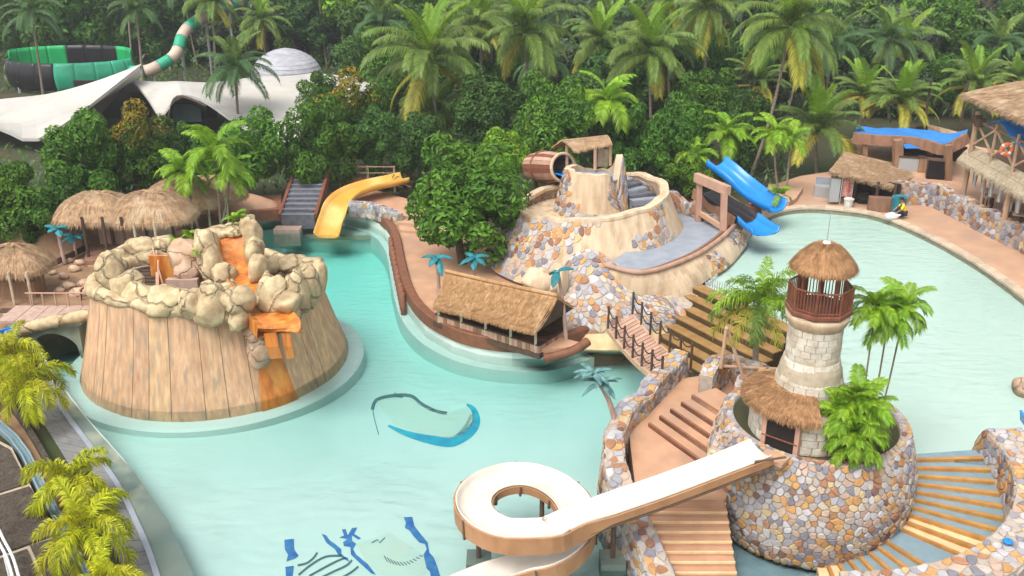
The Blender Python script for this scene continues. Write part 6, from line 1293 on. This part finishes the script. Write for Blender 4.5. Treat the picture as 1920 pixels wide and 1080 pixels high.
# --- trees behind the pools
T = [('green', (165, 412), (165, 300), (84, 92), 'wide dense dark green tree behind the double hut', {}),
     ('orange', (255, 396), (258, 282), (66, 74), 'orange-topped dense tree behind the double hut', {}),
     ('green', (70, 470), (62, 385), (88, 82), 'bushy green tree at the left edge above the round hut', {}),
     ('bright', (10, 468), (-10, 365), (70, 60), 'yellowish green tree cut by the left edge of the view', {}),
     ('dark', (-90, 470), (-95, 385), (80, 84), 'dark tree beyond the left edge of the view', {}),
     ('green', (-210, 450), (-210, 350), (90, 95), 'green tree well beyond the left edge of the view', {}),
     ('green', (440, 380), (452, 288), (76, 82), 'dense green tree between the lime palms and the slate stair', {}),
     ('dark', (352, 372), (350, 290), (60, 62), 'dark tree behind the lime green palms', {}),
     ('green', (600, 366), (598, 268), (74, 84), 'rounded green tree right above the slate stair', {}),
     ('orange', (650, 332), (655, 220), (66, 72), 'yellow-tinged tree behind the yellow slide platform', {}),
     ('green', (600, 300), (600, 180), (46, 44), 'small dark round tree in front of the white shell roof', {}),
     ('dark', (700, 350), (712, 262), (62, 66), 'dark shady tree behind the yellow slide', {}),
     ('green', (868, 490), (868, 372), (126, 110), 'big rounded bush tree between the yellow slide and the castle', dict(h=.9)),
     ('bright', (935, 400), (938, 300), (62, 62), 'bright green tree top right of the big bush', {}),
     ('dark', (770, 350), (775, 268), (60, 54), 'dark low tree under the tallest drooping palm', {}),
     ('green', (1030, 345), (1030, 228), (78, 88), 'tall dark green tree behind the barrel tunnel', {}),
     ('green', (1165, 335), (1180, 262), (60, 72), 'leafy green tree behind the castle lookout', {}),
     ('green', (1262, 345), (1262, 258), (72, 78), 'dense green tree behind the spiral rim of the castle', {}),
     ('bright', (1288, 368), (1292, 318), (46, 40), 'lime leaved shrub tree just left of the timber gateway', {}),
     ('dark', (1395, 320), (1400, 240), (58, 68), 'dark tree between the leaning palm and the gateway', {}),
     ('dark', (900, 320), (905, 215), (75, 70), 'dark tree filling the gap between the two tallest palms', {}),
     ('dark', (1110, 300), (1100, 200), (70, 70), 'dark tree behind the broad leaved palm', {}),
     ('green', (1320, 300), (1330, 190), (62, 60), 'green tree behind the straight bare palm trunk', {})]
for i, (k, b, c, wh, lab, kw) in enumerate(T): pxtree(k, b, c, wh, lab, seed=i, **kw)
# --- coconut palms
PL = [('coconut', (838, 300), (806, 112), 138, 'tallest drooping coconut palm left of centre with yellowed lower fronds', {}),
      ('coconut', (835, 292), (815, 215), 92, 'shorter drooping coconut palm just behind the tallest one', {}),
      ('coconut', (1002, 286), (985, 62), 112, 'coconut palm with slender grey trunk directly above the barrel tunnel', {}),
      ('coconut', (1222, 262), (1220, 98), 112, 'coconut palm behind the castle with arching fronds', {}),
      ('coconut', (1405, 335), (1482, 50), 125, 'leaning coconut palm with long bare trunk right of the gateway', dict(nuts=True)),
      ('coconut', (1322, 240), (1326, 15), 95, 'straight palm with bare trunk and crown cut by the top edge', dict(nuts=True)),
      ('coconut', (1105, 215), (1128, 78), 90, 'distant palm between the two centre palms', {}),
      ('coconut', (505, 150), (490, 40), 62, 'yellowish drooping palm standing behind the grey dome', {}),
      ('coconut', (404, 150), (396, 2), 66, 'tall palm beside the tube slide with crown cut by the top edge', {}),
      ('dark', (82, 190), (58, 22), 72, 'tall palm with leaning pale trunk in front of the bowl slide', {}),
      ('dark', (447, 262), (440, 130), 88, 'dark feathery palm in front of the white shell roof', dict(name='feather_palm')),
      ('low', (1535, 345), (1530, 250), 108, 'full low coconut palm with yellowing skirt beside the kiosk', {}),
      ('low', (1690, 290), (1690, 195), 84, 'low spreading palm behind the tarpaulin pavilion', {}),
      ('low', (1605, 270), (1620, 180), 76, 'low palm behind the full palm, left of the pavilion', {}),
      ('low', (1830, 260), (1825, 165), 92, 'tall-fronded palm behind the two storey pavilion', {}),
      ('dark', (1668, 220), (1665, 75), 74, 'dark palm standing up behind the low palms on the right', {}),
      ('coconut', (905, 215), (900, 40), 92, 'palm half hidden between the two tallest palms', {}),
      ('coconut', (1260, 200), (1250, -5), 92, 'background palm with crown at the top edge behind the castle', {}),
      ('dark', (270, 200), (255, 20), 58, 'dark palm above the bowl slide', {}),
      ('dark', (695, 180), (715, 40), 70, 'thin palm left of the tallest palm', {}),
      ('low', (1425, 250), (1420, 160), 76, 'shaded low palm behind the leaning trunk', {}),
      ('low', (1910, 230), (1905, 150), 60, 'bright low palm near the right edge above the thatched roof', {})]
for i, (k, b, c, L, lab, kw) in enumerate(PL): pxpalm(k, b, c, L, lab, seed=i, **kw)
# --- lime palms
LP = [((415, 440), (402, 292), 78, 'taller lime green palm of the pair behind the crater', .9), ((378, 440), (345, 330), 62, 'shorter lime green palm leaning left behind the crater', .9), ((405, 440), (430, 330), 56, 'small lime green palm leaning right behind the crater', .9),
      ((1130, 330), (1138, 196), 76, 'broad leaved pale green palm behind the castle lookout', .8), ((1365, 345), (1362, 258), 62, 'lime palm drooping over the open blue slide', .8), ((1300, 360), (1302, 298), 44, 'small lime palm left of the timber gateway', .8),
      ((1462, 362), (1452, 258), 50, 'thin stemmed lime palm left in the planting bed by the pool', 2.1), ((1475, 364), (1482, 268), 46, 'thin stemmed lime palm right in the planting bed by the pool', 2.1)]
for i, (b, c, L, lab, h) in enumerate(LP): pxpalm('lime', b, c, L, lab, h=h, seed=50 + i, name='lime_palm', r0=.09, r1=.06, shaft=.3)
# --- palms on the lighthouse island
for i, (b, c, L, lab) in enumerate([((1612, 806), (1640, 590), 62, 'left slender palm of the trio beside the lighthouse'), ((1632, 800), (1664, 612), 64, 'middle slender palm of the trio beside the lighthouse'), ((1645, 795), (1694, 590), 66, 'right slender palm of the trio beside the lighthouse')]):
    pxpalm('lime', b, c, L, lab, h=3.6, seed=70 + i, name='slender_palm', r0=.035, r1=.03, group='slender palms beside the lighthouse', shaft=.25, scale_n=1.3)
pxpalm('plume', (1418, 730), (1420, 592), 112, 'feathery green palm on the landing left of the lighthouse', h=1.7, seed=81, scale_n=1.5, name='feather_palm', r0=.15, r1=.11, shaft=.5)
# bushy areca clump beside the tower
for i, (u, v, c, L) in enumerate([(1570, 850, (1600, 762), 70), (1600, 850, (1618, 765), 72), (1625, 838, (1625, 775), 70), (1605, 864, (1600, 812), 60), (1596, 866, (1594, 816), 60), (1618, 856, (1612, 820), 60), (1565, 850, (1574, 772), 54), (1585, 845, (1606, 742), 60), (1612, 868, (1612, 835), 56), (1600, 868, (1600, 838), 56)]):
    pxpalm('lime', (u, v), c, L, 'bright yellow-green areca palm in the bushy clump beside the lighthouse', h=3.6, seed=90 + i, name='areca_palm', r0=.03, r1=.025, group='areca clump beside the lighthouse', bark='bark_green')
# --- golden palms in the lower left strip
for i, (b, c, L, lab) in enumerate([((28, 700), (20, 655), 74, 'golden palm furthest along the planter beside the arch bridge'), ((70, 800), (48, 715), 94, 'second golden palm from the arch bridge'),
        ((150, 960), (132, 895), 108, 'third golden palm beside the grey walkway'), ((185, 1080), (160, 985), 116, 'large golden palm nearest the bottom edge'), ((215, 1150), (190, 1085), 92, 'golden palm cut off by the bottom edge'), ((-10, 760), (-20, 690), 80, 'golden palm cut off by the left edge')]):
    pxpalm('gold', b, c, L, lab, h=.6, seed=110 + i, name='golden_palm', r0=.10, r1=.07, bark='wood')
# small plants on the crater rocks
def shrub(c, r_, label, n=9, kind='lime', seed=0, group=None, name='leafy_plant'):
    rr = random.Random(seed); root = thing(name, label, 'plant', c, group); d = KIND[kind]
    for k in range(n): s = r_ * rr.uniform(.7, 1.2); link('leaf_spray', d['mesh'][rr.randrange(3)][k % 2], root, (rr.uniform(-.2, .2) * r_, rr.uniform(-.2, .2) * r_, 0), (0, 0, k * 2.4), (s, s, s))
for i, (u, v, Y, r_, lab) in enumerate([(352, 440, 42, .55, 'bright green plant on the pink crater rock'), (375, 470, 40.6, .5, 'green plant trailing between the two crater rocks'), (442, 412, 43, .75, 'lime plant growing at the top of the water chute'), (330, 448, 42.4, .4, 'small fern at the left end of the crater rocks'),
        (1462, 366, 55, .9, 'low bright plants in the pale kerbed bed')]): shrub(Q(u, v, Y), r_, lab, seed=i)
# --- forest behind
fr = random.Random(99); ix = 0
for Y0, n, hlo, hhi, rad in ((90, 26, 5, 8, 3.6), (97, 28, 6, 9, 4.0), (110, 30, 8, 12, 4.8), (122, 36, 8, 13, 5.4), (134, 32, 12, 16, 6.0), (150, 32, 14, 19, 6.8), (174, 32, 18, 23, 8.0)):
    half = Y0 * .60
    for i in range(n):
        x = -half + 2 * half * (i + .5 + fr.uniform(-.35, .35)) / n; y = Y0 + fr.uniform(-5, 5); hgt = fr.uniform(hlo, hhi)
        u0, v0 = proj(Vector((x, y, hgt * .6)))
        if Y0 < 118 and u0 < 665: continue
        if Y0 < 104 and u0 > 1560: hgt *= .75
        if Y0 < 95 and u0 > 1500: continue
        ground_z = .5 + max(0, (y - 130)) * .02
        kind = fr.choices(['dark', 'grey', 'green', 'bright', 'brown'], (10, 5, 6, 1.0, .6) if u0 < 1550 else (5, 5, 6, 3, 5 if Y0 > 140 else 1))[0]
        nmz = {'dark': 'dark green broadleaf tree in the wood behind the palms', 'grey': 'greyish green broadleaf tree in the wood behind the palms', 'green': 'mid green broadleaf tree in the wood behind the palms', 'bright': 'light green broadleaf tree in the wood behind the palms', 'brown': 'dry brownish tree on the wooded rise at the back'}
        zone = [z_ for lim, z_ in ((260, 'behind the bowl slide'), (470, 'behind the tube slide'), (680, 'behind the grey dome'), (880, 'behind the tallest palm'), (1080, 'behind the centre palms'), (1320, 'behind the castle'), (1540, 'behind the leaning palm'), (1760, 'behind the tarpaulin pavilion'), (9999, 'behind the two storey pavilion')) if u0 < lim][0] + {90: ', front row', 97: ', second row', 110: ', third row', 122: ', fourth row', 134: ', fifth row', 150: ', sixth row', 174: ', rearmost row'}[Y0]
        base = Vector((x, y, ground_z)); s = rad * fr.uniform(.8, 1.25)
        if fr.random() < .20 and Y0 < 150:
            palm('dark' if fr.random() < .6 else 'coconut', base, base + Vector((fr.uniform(-1, 1), 0, hgt * 1.0)), 4.2 * fr.uniform(.85, 1.15), 'palm rising among the broadleaf trees ' + zone, 'background palms ' + zone, seed=300 + ix, name='background_palm', scale_n=.8)
        else:
            tree(kind, base, base + Vector((0, 0, hgt * .54)), s, s, hgt * .52, nmz[kind].replace('behind the palms', zone).replace('at the back', zone), 'background ' + kind + ' trees ' + zone, seed=300 + ix)
        ix += 1
# undergrowth
und = MB(); ur = random.Random(5)
for i in range(26000):
    u = ur.uniform(-150, 2100); v = ur.uniform(90, 400); p = P(u, v, .5)
    if p.y < 60 and 470 < u < 1500 and v > 360: continue
    if u > 1480 and v > 235 + max(0, (u - 1700)) * .0: continue
    if v > 372 and u > 300: continue
    if u < 665 and 74 < p.y < 104: continue
    l = ur.uniform(.2, .55) * (1 + max(0, p.y - 80) / 60); z = ur.uniform(.5, 2.2); a = ur.uniform(0, 6.28); d = Vector((math.cos(a), math.sin(a), ur.uniform(.2, 1.2))); s = Vector((-d.y, d.x, 0)); q = Vector((p.x, p.y, z))
    und.add([q, q + d * l * .5 + s * l * .25, q + d * l, q + d * l * .5 - s * l * .25], [(0, 1, 2), (0, 2, 3)], ur.randrange(3))
tag(und.build('undergrowth', [M['leaf_dark'], M['leaf'], M['leaf_grey']]), 'dense low undergrowth on the forest floor between the trees', 'undergrowth', kind='stuff')
# ---------------------------------------------------------------- thin air haze
hz = MB(); hz.box((0, 1200, 24), (3400, 2700, 60))
hm = bpy.data.materials.new('haze'); hm.use_nodes = True; n_ = hm.node_tree.nodes; n_.remove(n_['Principled BSDF'])
pv_ = n_.new('ShaderNodeVolumePrincipled'); pv_.inputs['Color'].default_value = (.86, .90, .92, 1); pv_.inputs['Density'].default_value = .0005; pv_.inputs['Anisotropy'].default_value = .2
hm.node_tree.links.new(pv_.outputs[0], n_['Material Output'].inputs['Volume'])
tag(hz.build('haze', hm, loc=(0, 1200, 24)), kind='stuff')
